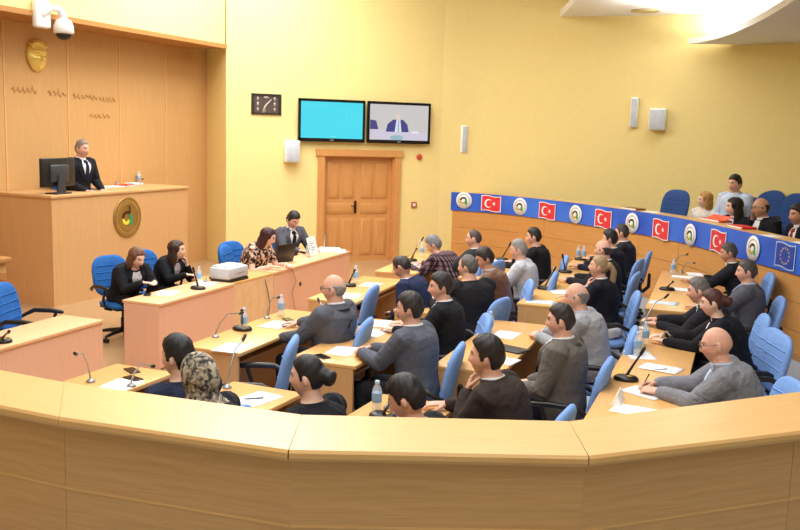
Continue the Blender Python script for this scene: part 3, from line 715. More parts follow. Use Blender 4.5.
SKIN = dict(fair=('efc6b2'), mid=('e6b39b'), tan=('d5a083'))
CH = {}
WHO = []
def mm(t): return Matrix.Translation(t)
def person(key, who, label, px, face, lean=10, hy=0, hp=5, hr=0, L='desk', Rr='desk', style='short', hair='1f1a18', coat='2a2c33', kind='plain', shirt='f2f2f2',
           tie=None, glasses=None, s=1.0, girth=1.0, skin='fair', floor=0.0, woman=False, trousers='23242a', collar=True, group=None, wide=0, chair='near', at_kw=None, vdeg=26, vbot=.42, twist=0, sleeve=True, seat=True, hem=None, hs=1.0, ay=.40):
    lean = R(lean); nT = 12
    # spine
    P = [Vector((0, 0, .545*s))]; ang = []
    Lt = .50*s
    for i in range(nT+1):
        t = i/nT; ang.append(lean*(.65+.7*t))
        if i: P.append(P[-1]+Vector((0, math.sin(ang[i]), math.cos(ang[i])))*Lt/nT)
    def spine(t):
        if t <= 0: return P[0]+Vector((0, math.sin(ang[0]), math.cos(ang[0])))*t*Lt, ang[0]
        if t >= 1: return P[-1]+Vector((0, math.sin(ang[-1]), math.cos(ang[-1])))*(t-1)*Lt, ang[-1]
        i = min(nT-1, int(t*nT)); f = t*nT-i
        return P[i].lerp(P[i+1], f), ang[i]*(1-f)+ang[i+1]*f
    na = ang[-1]*.45+R(hp)*.25
    neck = P[-1]; hc = neck+Vector((0, math.sin(na), math.cos(na)))*.140*s+Vector((0, .024, 0))
    HM = mm(hc) @ Matrix.Rotation(R(hy), 4, 'Z') @ Matrix.Rotation(-R(hp), 4, 'X') @ Matrix.Rotation(R(hr), 4, 'Y') @ Matrix.Scale(s*hs*(.96 if woman else 1.0), 4)
    # world placement: head centre on its pixel
    rz = R(face)
    if at_kw: H = at(px[0], px[1], **at_kw); root_z = H.z-hc.z
    else: H = at(px[0], px[1], z=floor+hc.z); root_z = floor
    fw = Vector((-math.sin(rz), math.cos(rz), 0)); root = Vector((H.x, H.y, 0))-fw*hc.y; root.z = root_z
    dist = (H-EYEP).length; vox = .0062 if dist < 6.5 else (.0078 if dist < 9.5 else .0095)
    t = thing('person', label, 'person', root, rz, group)
    tt = [-.16, -.12, -.02, .12, .28, .45, .62, .78, .88, .95, 1.0]
    wq = .93 if woman else 1.0
    RX = [.10, .155, .182, .180, .170, .174, .190, .204, .198, .148, .084]
    RY = [.08, .115, .132, .130, .122, .124, .134, .134, .122, .096, .070]
    RX = [r*s*wq*(1+(girth-1)*.8) for r in RX]; RY = [r*s*(girth if i < 7 else 1+(girth-1)*.5) for i, r in enumerate(RY)]
    if woman: RX[4] *= .92; RY[6] *= 1.12; RX[2] *= 1.06
    X1 = Vector((1, 0, 0))
    def surf(tv, th, o):
        c, a = spine(tv); rx = float(np.interp(tv, tt, RX))+o; ry = float(np.interp(tv, tt, RY))+o
        return c+X1*rx*math.sin(th)+Vector((0, math.cos(a), -math.sin(a)))*ry*math.cos(th)
    shw = .186*s*wq*(1+(girth-1)*.5)
    SH = {}
    for sg in (1, -1):
        c, a = spine(.90); SH[sg] = c+X1*shw*sg+Vector((0, math.cos(a), -math.sin(a)))*(-.008)
    arms = {}
    for sg, spec in ((1, Rr), (-1, L)):
        S = SH[sg]; curl = .28; pole = Vector((.55*sg, -.35, -.9)); n = Vector((0, 0, -1)); d = None
        if spec == 'desk': W = Vector((.17*sg, .47+max(0, S.y-.08), .80)); 
        elif spec == 'clasp': W = Vector((.085*sg, .46+max(0, S.y-.08)*.8, .815)); d = Vector((-.75*sg, .65, 0)); n = Vector((-.35*sg, -.3, -.8)); curl = .6
        elif spec == 'lap': W = Vector((.11*sg, .30, .675)); d = Vector((-.5*sg, .8, -.15)); curl = .45
        elif spec == 'chin': W = hc+Vector((.035*sg, .105, -.215)); d = Vector((-.25*sg, -.25, 1)); n = Vector((-.3*sg, -1, -.1)); curl = .75; pole = Vector((.35*sg, .25, -1))
        elif spec == 'cheek': W = hc+Vector((.085*sg, .085, -.19)); d = Vector((-.15*sg, -.2, 1)); n = Vector((-.9*sg, -.5, 0)); curl = .5; pole = Vector((.4*sg, .2, -1))
        elif spec == 'down': W = Vector((.27*sg, .12, .62)); d = Vector((-.1*sg, .6, -.5)); n = Vector((-sg, 0, 0))
        else:
            W = Vector(spec[0]); 
            if len(spec) > 1 and spec[1]: d = Vector(spec[1])
            if len(spec) > 2 and spec[2]: n = Vector(spec[2])
            if len(spec) > 3: curl = spec[3]
        E, W = ik(S, W, .285*s, .255*s, pole)
        fd = (W-E).normalized()
        if d is None: d = Vector((fd.x*.6-.18*sg, fd.y*.8, min(0, fd.z)*.15))
        arms[sg] = (S, E, W, d.normalized(), n, curl, fd)
    legs = {sg: [Vector((.085*sg*s, .0, .545*s)), Vector((.125*sg, .41*s, .535*s)), Vector((.125*sg, ay*s, .10)), Vector((.13*sg, (ay+.10)*s, .035))] for sg in (1, -1)}
    sk = lin(SKIN[skin])
    # ---- body: one continuous figure
    mb = MB(); n = 18
    tv = tt+[1.04, 1.12, 1.22]
    rings = []
    for q in tt: rings.append([surf(q, 2*PI*k/n, 0) for k in range(n)])
    c0 = P[-1]; c1 = hc+Vector((0, -.018, -.055))*s
    for f, rr in ((.25, .064), (.55, .057), (.85, .057), (1.1, .05)):
        c = c0.lerp(c1, f); rr *= s*(.88 if woman else 1.0)*(1+(girth-1)*.5); rings.append([c+X1*rr*math.sin(2*PI*k/n)+Vector((0, 1, 0))*rr*1.06*math.cos(2*PI*k/n) for k in range(n)])
    mb.loft(rings)
    th, ph = head_grid(); grid_to_mb(mb, *head_point(th, ph), HM)
    for sg in (1, -1):
        mb.ell(HM @ Vector((.077*sg, -.012, -.004)), (.010, .019, .033), HM.to_3x3() @ Matrix.Rotation(R(18*sg), 3, 'Z') @ Matrix.Rotation(R(-10), 3, 'X'), 10, 8)
        S, E, W, d, nn, cu, fd = arms[sg]
        mb.tube([S, S.lerp(E, .5), E, E.lerp(W, .35), W], [.056*s, .047*s, .040*s, .040*s, .027*s], 12)
        a, b_, c, e = legs[sg]; mb.tube([a, a.lerp(b_, .5), b_], [.075*s, .07*s, .056*s], 12); mb.tube([b_, b_.lerp(c, .35), c], [.054*s, .052*s, .036*s], 12); mb.tube([c, c+Vector((0, .03, -.045)), e], [.036, .036, .028], 10)
    me = remesh(mb.mesh('b'), vox, 2, .45)
    bm = bmesh.new(); bm.from_mesh(me); bpy.data.meshes.remove(me)
    for sg in (1, -1):
        S, E, W, d, nn, cu, fd = arms[sg]
        h = hand_mesh(W, d, nn, sg, s*(.90 if woman else 1.0), cu, .0042 if dist < 8 else .0058); bm.from_mesh(h); bpy.data.meshes.remove(h)
    me = bpy.data.meshes.new('person_body'); bm.to_mesh(me); bm.free()
    co = np.empty(len(me.vertices)*3); me.vertices.foreach_get('co', co); co = co.reshape(-1, 3)
    inv = np.array(HM.inverted()); q = co @ inv[:3, :3].T + inv[:3, 3]
    colr = np.tile(np.array(sk), (len(co), 1)); x, y, z = q[:, 0], q[:, 1], q[:, 2]; fr = (y > .03)
    def put(mask, c, a=1.0):
        c = np.array(c[:3]); colr[mask, :3] = colr[mask, :3]*(1-a)+c*a
    rosy = np.exp(-((np.abs(x)-.045)/.02)**2-((z+.02)/.022)**2)*fr; colr[:, :3] *= (1-np.outer(rosy*.35, [0, .5, .5]))
    put(fr & (np.abs(x) < .023) & (np.abs(z+.060) < .0075), lin('a8574e'), .8)
    put(fr & (((np.abs(x)-.031)/.015)**2+((z-.013)/.007)**2 < 1), lin('d8cfc8'), .7)
    put(fr & (((np.abs(x)-.031)/.008)**2+((z-.013)/.008)**2 < 1), lin('2a1c16'), .95)
    hl = lin(hair if style != 'scarf' else '2a201c')
    put(fr & (np.abs(x) > .012) & (np.abs(x) < .050) & (np.abs(z-.033+.25*(np.abs(x)-.03)**2/.03) < .006), hl, .75)
    if not woman: put((y > .0) & (z < -.035) & (z > -.125) & (np.abs(x) < .075) & ~((np.abs(x) < .024) & (np.abs(z+.060) < .009)), tuple(v*.55 for v in sk[:3]), .28)
    at_ = me.attributes.new('Col', 'FLOAT_COLOR', 'POINT'); at_.data.foreach_set('color', colr.ravel().astype(np.float32))
    me.materials.append(skinmat()); me.polygons.foreach_set('use_smooth', [True]*len(me.polygons))
    link('body', me, t)
    # ---- jacket
    cm = cloth(coat, kind); J = .024
    mb = MB(); rings = []
    ts = [-.13, -.11, 0, .12, .28, .45, .62, .78, .88, .95, 1.0, 1.025]
    for qv in ts:
        o = J if qv < .9 else (J*.9 if qv < .97 else J*.55)
        rings.append([surf(qv, 2*PI*k/24, o if qv > -.13 else -.02) for k in range(24)])
    mb.loft(rings)
    for sg in (1, -1):
        S, E, W, d, nn, cu, fd = arms[sg]
        end = E.lerp(W, .90) if sleeve else S.lerp(E, .6)
        pts = [S+Vector((-.03*sg, 0, .0)), S, S.lerp(E, .3), S.lerp(E, .7), E, E.lerp(W, .4), end] if sleeve else [S+Vector((-.03*sg, 0, 0)), S, S.lerp(E, .35), end]
        rr = [.082, .086, .078, .070, .066, .058, .046] if sleeve else [.068, .068, .06, .057]
        mb.tube(pts, [v*s*(1+(girth-1)*.4)*(.93 if woman else 1) for v in rr], 14, True)
    me = remesh(mb.mesh('j'), max(.0095, vox*1.25), 2, .5); me.materials.append(cm); me.name = 'jacket'; link('jacket', me, t)
    # ---- shirt front, collar, cuffs
    sm = cloth(shirt); mb = MB(); V = R(vdeg)
    def patch(t0, t1, f0, f1, o, nt=10, na=7, th=.012):
        outer, inner = [], []
        for i in range(nt+1):
            tv_ = t0+(t1-t0)*i/nt; a0, a1 = f0(tv_), f1(tv_); base = J if tv_ < .9 else (J*.9 if tv_ < .97 else J*.55)
            base = float(np.interp(tv_, [.88, .95, 1.0, 1.02], [J, J*.9, J*.62, J*.5]))
            outer.append([surf(tv_, a0+(a1-a0)*j/na, base+o) for j in range(na+1)]); inner.append([surf(tv_, a0+(a1-a0)*j/na, base+o-th) for j in range(na+1)])
        return outer, inner
    edge = lambda tv_: V*max(.02, (tv_-vbot)/(1.0-vbot))**.9*1.0
    if vdeg:
        mb.slab(*patch(vbot, 1.01, lambda q_: -edge(q_), lambda q_: edge(q_), .004))
        if collar:
            c = P[-1]; ax = (c1-c0).normalized()
            def ring(f, rr): 
                cc = c0.lerp(c1, f); return [cc+X1*rr*math.sin(2*PI*k/22)+Vector((0, 1, -.12))*rr*1.06*math.cos(2*PI*k/22)+Vector((0, 0, -.012))*max(0, math.cos(2*PI*k/22)) for k in range(22)]
            nr = .060*s*(.9 if woman else 1)*(1+(girth-1)*.5)
            mb.loft([ring(-.1, nr+.016), ring(.18, nr+.010), ring(.38, nr+.007), ring(.40, nr+.003), ring(.25, nr+.002), ring(.0, nr-.004)], cap=False)
        if sleeve and collar:
            for sg in (1, -1):
                S, E, W, d, nn, cu, fd = arms[sg]; MB().tube([E.lerp(W, .84), E.lerp(W, .985)], .036*s, 14, False).build('cuff', sm, t)
        mb.build('shirt', sm, t)
    if hem:
        o_ = []; i_ = []
        for tv_, w_ in ((-.15, .030), (-.10, .026), (-.03, .016), (.05, .006)):
            o_.append([surf(tv_ if tv_ > -.12 else -.12, 2*PI*k/40, J+w_)+Vector((0, 0, (tv_+.12)*.5 if tv_ < -.12 else 0))+Vector((0, 0, .012*math.sin(k*1.9) if tv_ < -.12 else 0)) for k in range(41)]); i_.append([surf(tv_ if tv_ > -.12 else -.12, 2*PI*k/40, J+w_-.008)+Vector((0, 0, (tv_+.12)*.5 if tv_ < -.12 else 0)) for k in range(41)])
        MB().slab(o_, i_).build('blouse_hem', cloth(hem), t)
    if kind != 'shirt' and vdeg:
        mb = MB()
        for sg in (1, -1):
            mb.slab(*patch(vbot-.02, 1.0, lambda q_: sg*(edge(q_)-.02), lambda q_: sg*(edge(q_)+.10+.26*math.sin(PI*min(1, max(0, (q_-vbot)/(1.02-vbot))))), .009, 10, 4, .014))
        nr = .075*s*(.92 if woman else 1)*(1+(girth-1)*.5)
        def ring(f, rr): 
            cc = c0.lerp(c1, f); return [cc+X1*rr*math.sin(a_)+Vector((0, 1, -.1))*rr*math.cos(a_) for a_ in [R(50)+R(260)*k/20 for k in range(21)]]
        ro = [ring(-.35, nr+.045), ring(-.1, nr+.022), ring(.10, nr+.012), ring(.28, nr+.006)]; ri = [ring(-.35, nr+.02), ring(-.1, nr+.010), ring(.10, nr+.003), ring(.27, nr-.001)]
        mb.slab(ro, ri)
        mb.build('lapels', cm, t)
    if tie:
        mb = MB(); mb.slab(*patch(vbot+.02, .985, lambda q_: -(.17-.10*(q_-.4)), lambda q_: .17-.10*(q_-.4), .009, 10, 3, .006)); mb.slab(*patch(.95, 1.01, lambda q_: -.26, lambda q_: .26, .014, 3, 3, .008)); mb.build('tie', cloth(tie), t)
    # ---- trousers, shoes
    mb = MB(); mb.ell((0, -.005, .555*s), (.17*s*wq*girth, .135*s*girth, .095*s))
    for sg in (1, -1):
        a, b_, c, e = legs[sg]; mb.tube([a, a.lerp(b_, .5), b_], [.087*s, .081*s, .068*s], 14); mb.tube([b_, b_.lerp(c, .4), c+Vector((0, 0, -.01))], [.067*s, .064*s, .056*s], 14, False)
    me = remesh(mb.mesh('tr'), .0125, 2); me.materials.append(cloth(trousers)); me.name = 'trousers'; link('trousers', me, t)
    for sg in (1, -1):
        a, b_, c, e = legs[sg]; mb = MB(); mb.loft([[Vector((c.x+w_*math.cos(2*PI*k/14), c.y+yy, max(.002, zc+hh*math.sin(2*PI*k/14)))) for k in range(14)] for yy, w_, hh, zc in ((-.075, .02, .03, .04), (-.06, .036, .05, .05), (0, .042, .055, .055), (.06, .045, .045, .045), (.14, .046, .035, .035), (.185, .034, .025, .027), (.205, .012, .012, .02))]); mb.build('shoe', M_BLACK, t)
    # ---- hair
    if style == 'scarf':
        mb = MB(); th, ph = head_grid(64, 48, 1.15); x, y, z = head_point(th, ph); a = np.abs(th)*180/PI
        face_open = smst((1.12-((x/.060)**2+((z+.012)/.080)**2))/.25)*(np.cos(th) > 0)
        tk = .020*(1-face_open)-.012*face_open; r = np.sqrt(x*x+y*y+z*z); f = 1+tk/r; grid_to_mb(mb, x*f, y*f*1.03, z*f, HM)
        mb.ell(HM @ Vector((0, -.05, -.02)), (.082, .075, .09), HM.to_3x3()); 
        cc = [c0.lerp(c1, f_) for f_ in (-.35, -.1, .2, .6, .95)]
        mb.loft([[c+X1*rx*math.sin(2*PI*k/18)+Vector((0, 1, 0))*ry*math.cos(2*PI*k/18) for k in range(18)] for c, rx, ry in zip(cc, (.17, .15, .105, .085, .08), (.13, .12, .10, .09, .085))])
        me = remesh(mb.mesh('h'), .008, 2); me.materials.append(cloth('8c8578', 'scarf')); me.name = 'headscarf'; link('headscarf', me, t)
    elif style != 'bald':
        mb = MB()
        base = {'bob': 'tight', 'long': 'tight', 'bun': 'bun', 'ponytail': 'tight', 'wavy': 'tight'}.get(style, style); hair_shell(mb, base, HM)
        H3 = HM.to_3x3(); E_ = lambda p, a_, rot=None: mb.ell(HM @ Vector(p), a_, H3 @ (rot if rot is not None else Matrix.Identity(3)), 14, 10)
        if style == 'bun':
            E_((0, -.125, -.005), (.046, .042, .046)); E_((.012, -.14, .01), (.03, .03, .03)); E_((0, -.09, .01), (.05, .05, .05))
        if style in ('bob', 'long', 'wavy'):
            dz = {'bob': 0, 'long': -.09, 'wavy': -.05}[style]
            E_((0, -.03, .03), (.094, .098, .100)); E_((0, -.062, -.06+dz*.5), (.088, .06, .115-dz*.55))
            for sg in (1, -1):
                E_((.076*sg, -.022, -.055+dz*.4), (.020, .046, .10-dz*.4)); E_((.068*sg, .012, .03), (.020, .045, .055)); E_((.076*sg, .012, -.06+dz*.3), (.012, .020, .07-dz*.3))
            if style == 'wavy': E_((-.03, -.075, -.13), (.07, .05, .07)); E_((.05, -.06, -.14), (.05, .05, .08))
        if style == 'ponytail':
            E_((0, -.105, .03), (.04, .04, .045)); mb.tube([HM @ Vector(p) for p in ((0, -.13, .03), (.01, -.165, -.03), (.015, -.165, -.13), (.012, -.145, -.25), (.01, -.14, -.33))], [.026, .034, .032, .026, .012], 10)
        if style in ('bob', 'long', 'wavy', 'bun', 'ponytail'):
            me = remesh(mb.mesh('h'), .0072, 2)
        else: me = mb.mesh('h')
        me.materials.append(hairmat(hair)); me.name = 'hair'; link('hair', me, t)
    if glasses:
        mb = MB(); gm = plain('glasses_'+glasses, glasses, .3)
        for sg in (1, -1):
            pts = [HM @ Vector((.032*sg+.024*math.cos(2*PI*k/16), .108-.010*abs(math.cos(2*PI*k/16))*(1 if math.cos(2*PI*k/16)*sg > 0 else .2), .010+.017*math.sin(2*PI*k/16))) for k in range(17)]
            mb.tube(pts, .0022, 6, False)
            mb.tube([HM @ Vector(p) for p in ((.056*sg, .098, .014), (.076*sg, .07, .016), (.081*sg, -.005, .018), (.080*sg, -.02, .0))], .0022, 6)
        mb.tube([HM @ Vector(p) for p in ((-.009, .113, .013), (0, .116, .015), (.009, .113, .013))], .002, 6)
        mb.build('glasses', gm, t)
    WHO.append((key, who, root.copy(), face)); CH[key] = (root.copy(), rz, chair, dist, who, arms, t)
    return t
# ------------------------------------------------------------------ desks
DESKS = []       # (frame inverse, half length, depth, z, short name)
def desk(pts, depth, label, z=.76, mats=(W_DESK, W_DESKV), name='council_desk', cat='desk', group=None, where='', face=-1):
    """pts: two floor points of the front (panel) edge, near then far; sitters are on the right of that edge when looking along it"""
    a = Vector((pts[0][0], pts[0][1], 0)); b_ = Vector((pts[1][0], pts[1][1], 0)); L = (b_-a).length; rz = math.atan2(b_.y-a.y, b_.x-a.x)-PI/2
    t = thing(name, label, cat, a, rz, group)       # local y along the desk, local x towards the sitters
    MB().rbox((-.02*face*-1 if False else -.015, 0, z-.03), (depth, L, z), .004).build('top', mats[0], t)
    MB().box((0, .025, .02), (.02, L-.025, z-.031)).build('front_panel', mats[1], t)
    for y in (.0, L-.025): MB().box((.0, y+.001, 0), (depth-.02, y+.024, z-.031)).build('side_panel', mats[1], t)
    if z < .8: MB().box((.021, .03, z-.14), (depth-.1, L-.03, z-.12)).build('shelf', mats[1], t)
    M = Matrix.Translation(a) @ Matrix.Rotation(rz, 4, 'Z'); DESKS.append((M.inverted(), L, depth, z, M)); return t
D_ = [
 ([(-4.36, 3.55), (-4.38, 5.10)], .50, 'front-row beech desk nearest the bench, before the headscarf wearer'),
 ([(-4.29, 5.78), (-4.36, 7.50)], .50, 'front-row beech desk before the bald man with glasses leaning back'),
 ([(-4.46, 8.10), (-4.60, 9.75)], .52, 'front-row beech desk before the balding man in navy looking down'),
 ([(-4.66, 10.2), (-4.86, 12.1)], .52, 'farthest front-row beech desk before the man in plaid'),
 ([(-3.40, 3.70), (-3.38, 5.12)], .54, 'second-row beech desk nearest the bench, before the woman with black bun'),
 ([(-3.38, 5.88), (-3.43, 7.55)], .54, 'second-row beech desk before the grey-suited man with joined hands'),
 ([(-3.46, 8.05), (-3.56, 9.85)], .52, 'second-row beech desk before the brown leather jacket'),
 ([(-3.60, 10.35), (-3.75, 12.2)], .52, 'second-row beech desk before the man in light grey sweater'),
 ([(-2.36, 3.85), (-2.35, 5.35)], .52, 'third-row beech desk nearest the bench, under the elbow of chin-propping man'),
 ([(-2.33, 6.22), (-2.42, 8.10)], .52, 'third-row beech desk before the bald man in pale grey tweed'),
 ([(-2.48, 9.05), (-2.72, 12.9)], .54, 'long third-row beech desk before the blonde ponytailed woman'),
 ([(-1.00, 4.85), (-1.15, 8.55)], .54, 'long right-hand beech desk before the bald man writing'),
 ([(-1.23, 9.50), (-1.42, 12.4)], .54, 'far right-hand beech desk before the man in blue shirt and grey suit'),
]
for pts, dp, lb in D_: desk(pts, dp, lb, group='council desks')
# secretaries' desks: panel towards the hall (+X), sitters behind it
SZ = .70
def sdesk(y0, y1, label, depth=.45):
    fx_ = lambda y: -5.75-.046*(y-7.31)
    return desk([(fx_(y1), y1), (fx_(y0), y0)], depth, label, SZ, (W_PINKT, W_PINK), 'secretary_desk', 'desk', 'secretary desks')
SA = at(242, 284, z=SZ).y; SB = at(269.5, 271.5, z=SZ).y; SE = at(350, 251, z=SZ).y; print('sdesk', SA, SB, SE)
sdesk(7.31, SA, 'pink laminate desk under the two dark-dressed women writing'); sdesk(SB, SE, 'pink laminate desk holding the laptop and paper stack'); sdesk(3.9, 6.44, 'empty pink laminate desk at left edge of the hall')
LX = -5.86; LW = SB-SA-.02
t = thing('link_table', 'pale yellow linking table between the two pink secretary desks', 'table', (LX, SA+.01, 0))
MB().rbox((-.56, .0, SZ-.04), (-.0, LW, SZ-.01), .004).build('top', W_DESK, t); MB().box((-.03, .0, 0), (-.0, LW, SZ-.041)).build('front_panel', plain('pale_maple', 'ecc797', .4), t)
DESKS.append((Matrix.Translation((LX-.56, SA+.01, 0)).inverted(), LW, .56, SZ-.01, Matrix.Translation((LX-.56, SA+.01, 0))))
DESKS.append((Matrix.Translation((PX-1.0, PY0, 0)).inverted(), Wp, 1.0, PZ, Matrix.Translation((PX-1.0, PY0, 0))))
NP = len(DESKS)-1

# ------------------------------------------------------------------ who sits where
P_ = person
G = 'councillors'
P_('C1', 'the dark-haired sitter in navy', 'dark-haired councillor in navy at left, back of head only, beside the headscarf', (178, 357), 78, 6, hy=10, style='short', hair='17171c', coat='232b40', kind='plain', shirt='232b40', collar=False, vdeg=0)
P_('C2', 'the headscarf wearer', 'councillor in a grey patterned headscarf and dark coat', (199, 376), 88, 8, hy=-4, woman=True, style='scarf', coat='22242e', shirt='22242e', collar=False, vdeg=0)
P_('C3', 'the black-bun woman', 'woman with glossy black hair in a low bun, black top', (308, 377), 82, 6, hy=14, woman=True, style='bun', hair='16141a', coat='1e1f26', shirt='1e1f26', collar=False, vdeg=0)
P_('C4', 'the bald man leaning back', 'bald man with glasses leaning back in charcoal grey suit, front row', (334, 289), 84, -4, hy=12, style='ring', hair='8e8a88', coat='5c5f68', glasses='2a2a2e', skin='mid', girth=1.12, shirt='e8e6ea', L=(Vector((-.17, .40, .74)),))
P_('C5', 'the grey-suited man', 'man in grey suit joining hands over his desk, blue chair showing below', (410, 309), 86, 6, hy=8, style='short', hair='2a2422', coat='5e626e', L='clasp', Rr='clasp', girth=1.08, skin='mid')
P_('C6', 'the navy-suited man', 'balding man in navy suit with head bowed low, front row', (402, 267), 88, 22, hy=-5, hp=38, style='thin', hair='27211e', coat='28304f', L='lap', Rr='lap', skin='tan', glasses='222226')
P_('C7', 'the man in plaid', 'grey-haired man in dark plaid shirt hunched over his papers', (434, 245), 82, 34, hy=10, hp=30, style='short', hair='77787c', coat='5a3f48', kind='plaid', shirt='5a3f48', collar=False, vdeg=0, skin='mid', girth=1.1)
P_('C8', 'the man with white collar', 'dark-haired man in black suit and white collar, second row', (441, 287), 96, 8, hy=18, style='short', hair='2b2624', coat='1f2025', skin='mid')
P_('C9', 'the broad man in black', 'broad balding man in black jacket seen from behind, centre', (468, 267), 58, 8, hy=20, style='thin', hair='5a5652', coat='232226', girth=1.22, s=1.02, shirt='232226', collar=False, vdeg=0, skin='mid')
P_('C10', 'the brown leather jacket', 'man in brown leather jacket looking down at left', (485, 259), 100, 16, hy=16, hp=22, style='short', hair='2a2220', coat='6b4632', kind='leather', shirt='cfd0d6', skin='tan', girth=1.1)
P_('C11', 'the bald man against oak', 'shaven-headed man in dark jumper and white collar against oak bench', (474, 239), 84, 2, hy=10, style='stubble', hair='4a3a34', coat='35363a', shirt='f6f6f6', skin='mid')
P_('C12', 'the man in light grey sweater', 'grey-haired man in light grey sweater with white collar', (519, 250), 92, 10, hy=2, hp=10, style='crop', hair='8c8a86', coat='c3c6cf', shirt='d4d6dc', vdeg=12, vbot=.8, skin='mid')
P_('C13', 'the young man in black', 'young man with black crew cut and black jacket near banner', (534, 237), 88, 10, hy=4, hp=6, style='crop', hair='15130f', coat='1f1f23', shirt='1f1f23', collar=False, vdeg=0, skin='mid')
P_('C14', 'the chin-propping man', 'dark-haired man in dark brown suit propping chin on hand, foreground', (487, 357), 88, 16, hy=4, hp=2, style='short', hair='1f1917', coat='3a302c', L='chin', Rr='desk', skin='mid', girth=1.08, s=1.02)
P_('C15', 'the ducking dark head', 'dark-haired man mostly hidden behind bench, only his bent head showing', (407, 399), 92, 18, hy=-4, hp=26, style='short', hair='17161a', coat='26262b', skin='mid', floor=-.02)
P_('C16', 'the brown-grey suited man', 'man in brown-grey suit with dark crop sitting upright, third row', (561, 321), 86, 2, hy=8, style='crop', hair='2a2322', coat='6b6661', L='lap', Rr='lap', girth=1.12, skin='mid')
P_('C17', 'the bald man in tweed', 'bald grey-sided man in pale grey tweed clasping hands on desk', (577, 297), 90, 15, hy=2, hp=10, style='ring', hair='7c7874', coat='a3a5ab', L='clasp', Rr='clasp', shirt='aebfe0', skin='mid', girth=1.08)
P_('C18', 'the ponytailed woman', 'blonde ponytailed woman in black jacket with hands raised to chin', (599, 267), 86, 8, hy=4, hp=-6, woman=True, style='ponytail', hair='a58a66', coat='1c1d27', L='chin', Rr=(Vector((.10, .44, .82)),), skin='mid', shirt='f0f0f0', hem='eef0f4')
P_('C19', 'the bald man in black suit', 'bald man in black suit behind the ponytailed woman', (603, 250), 88, 8, hy=-8, hp=4, style='ring', hair='3c3634', coat='26262c', skin='mid', girth=1.1)
P_('C20', 'the wavy dark-haired man', 'man with thick dark hair in dark navy suit facing front', (610, 239), 90, 8, hy=-6, hp=6, style='short', hair='16141a', coat='23242e', skin='mid')
P_('C21', 'the farthest dark suit', 'farthest man in dark suit below the banner, third row', (622, 233), 88, 6, hy=-6, style='crop', hair='3a322e', coat='2c2e36', skin='mid')
P_('C22', 'the man in black by the banner', 'grey-cropped man in black suit reaching over papers under the banner', (729, 253), 84, 16, hy=8, hp=12, style='crop', hair='4e4a48', coat='23242c', skin='tan', L=(Vector((-.15, .58, .80)),), Rr=(Vector((.2, .5, .80)),))
P_('C23', 'the blue-shirted grey suit', 'man in grey suit and light blue shirt upright below the banner', (747, 272), 86, 2, hy=6, style='crop', hair='4a4542', coat='5b5d66', shirt='b8c8e8', skin='mid', girth=1.12, tie='4a5a86', L='desk', Rr='lap')
P_('C24', 'the white-cuffed man', 'grey-haired man in black suit with white cuffs, mostly hidden', (699, 291), 90, 26, hy=0, hp=10, style='crop', hair='6a6663', coat='23242b', skin='mid', L=(Vector((-.16, .62, .80)),), Rr=(Vector((.10, .66, .80)),))
P_('C25', 'the auburn-bun woman', 'woman with auburn bun and wristwatch in black jacket, right row', (713, 303), 92, 20, hy=-2, hp=12, woman=True, style='bun', hair='4a2420', coat='1c1d24', shirt='e6dcd8', collar=False, L=(Vector((-.12, .60, .80)),), Rr=(Vector((.12, .62, .80)),))
P_('C26', 'the bald man writing', 'bald man with glasses in grey suit writing with a pen, foreground right', (717, 345), 92, 18, hy=2, hp=12, style='bald', hair='a08a7c', coat='84868e', glasses='6a5a50', shirt='bcd0ee', girth=1.22, L=(Vector((-.06, .56, .80)), Vector((.35, .9, 0)), Vector((.3, .0, -1)), .5), Rr=(Vector((.13, .60, .805)), Vector((-.45, .8, 0)), Vector((-.5, 0, -.8)), .7), skin='mid')
# secretaries and podium
P_('W1', 'the bob-haired woman', 'woman with brown bob in black jacket reading on the pink desk', (137, 258), -108, 30, hy=6, hp=22, s=.9, hs=1.12, woman=True, style='bob', hair='6a4630', coat='1d1e25', shirt='d8d4d8', collar=False, girth=1.15, L=(Vector((-.06, .56, .745)),), Rr=(Vector((.08, .54, .745)),), chair='dark', vbot=.6)
P_('W2', 'the long-haired woman', 'woman with long dark brown hair resting chin on hand', (177, 250), -96, 28, hy=24, hp=2, s=.9, hs=1.1, woman=True, style='long', hair='3a2118', coat='1b1d22', shirt='b9b4bc', collar=False, L='cheek', Rr=(Vector((.14, .56, .745)),), chair='dark', vbot=.6)
P_('S1', 'the auburn woman at laptop', 'auburn-haired woman in floral top leaning towards the laptop', (268, 237), -92, 30, hy=20, hp=22, woman=True, style='wavy', hair='3a1216', coat='8a6a5c', kind='floral', shirt='8a6a5c', collar=False, vdeg=0, sleeve=False, L=(Vector((-.16, .52, .74)),), Rr=(Vector((.16, .50, .745)),), chair='dark', girth=1.05)
P_('S2', 'the man reading papers', 'man in charcoal suit and dark tie bent over papers at the pink desk', (293, 220), -116, 16, hy=6, hp=30, style='short', hair='1f1b1a', coat='5a5c66', tie='20222c', hs=1.08, L=(Vector((-.24, .46, .745)),), Rr=(Vector((.10, .52, .745)),), chair='dark', skin='mid')
P_('P0', 'the speaker', 'man in black suit and dark tie speaking from the podium', (82, 149), -94, 8, hy=6, hp=4, s=1.06, ay=.12, style='crop', hair='8a7c70', coat='1e2026', tie='1a2440', at_kw=dict(x=-9.45), L=(Vector((-.16, .34, .66)),), Rr=(Vector((.16, .34, .66)),), chair='dark', skin='mid')
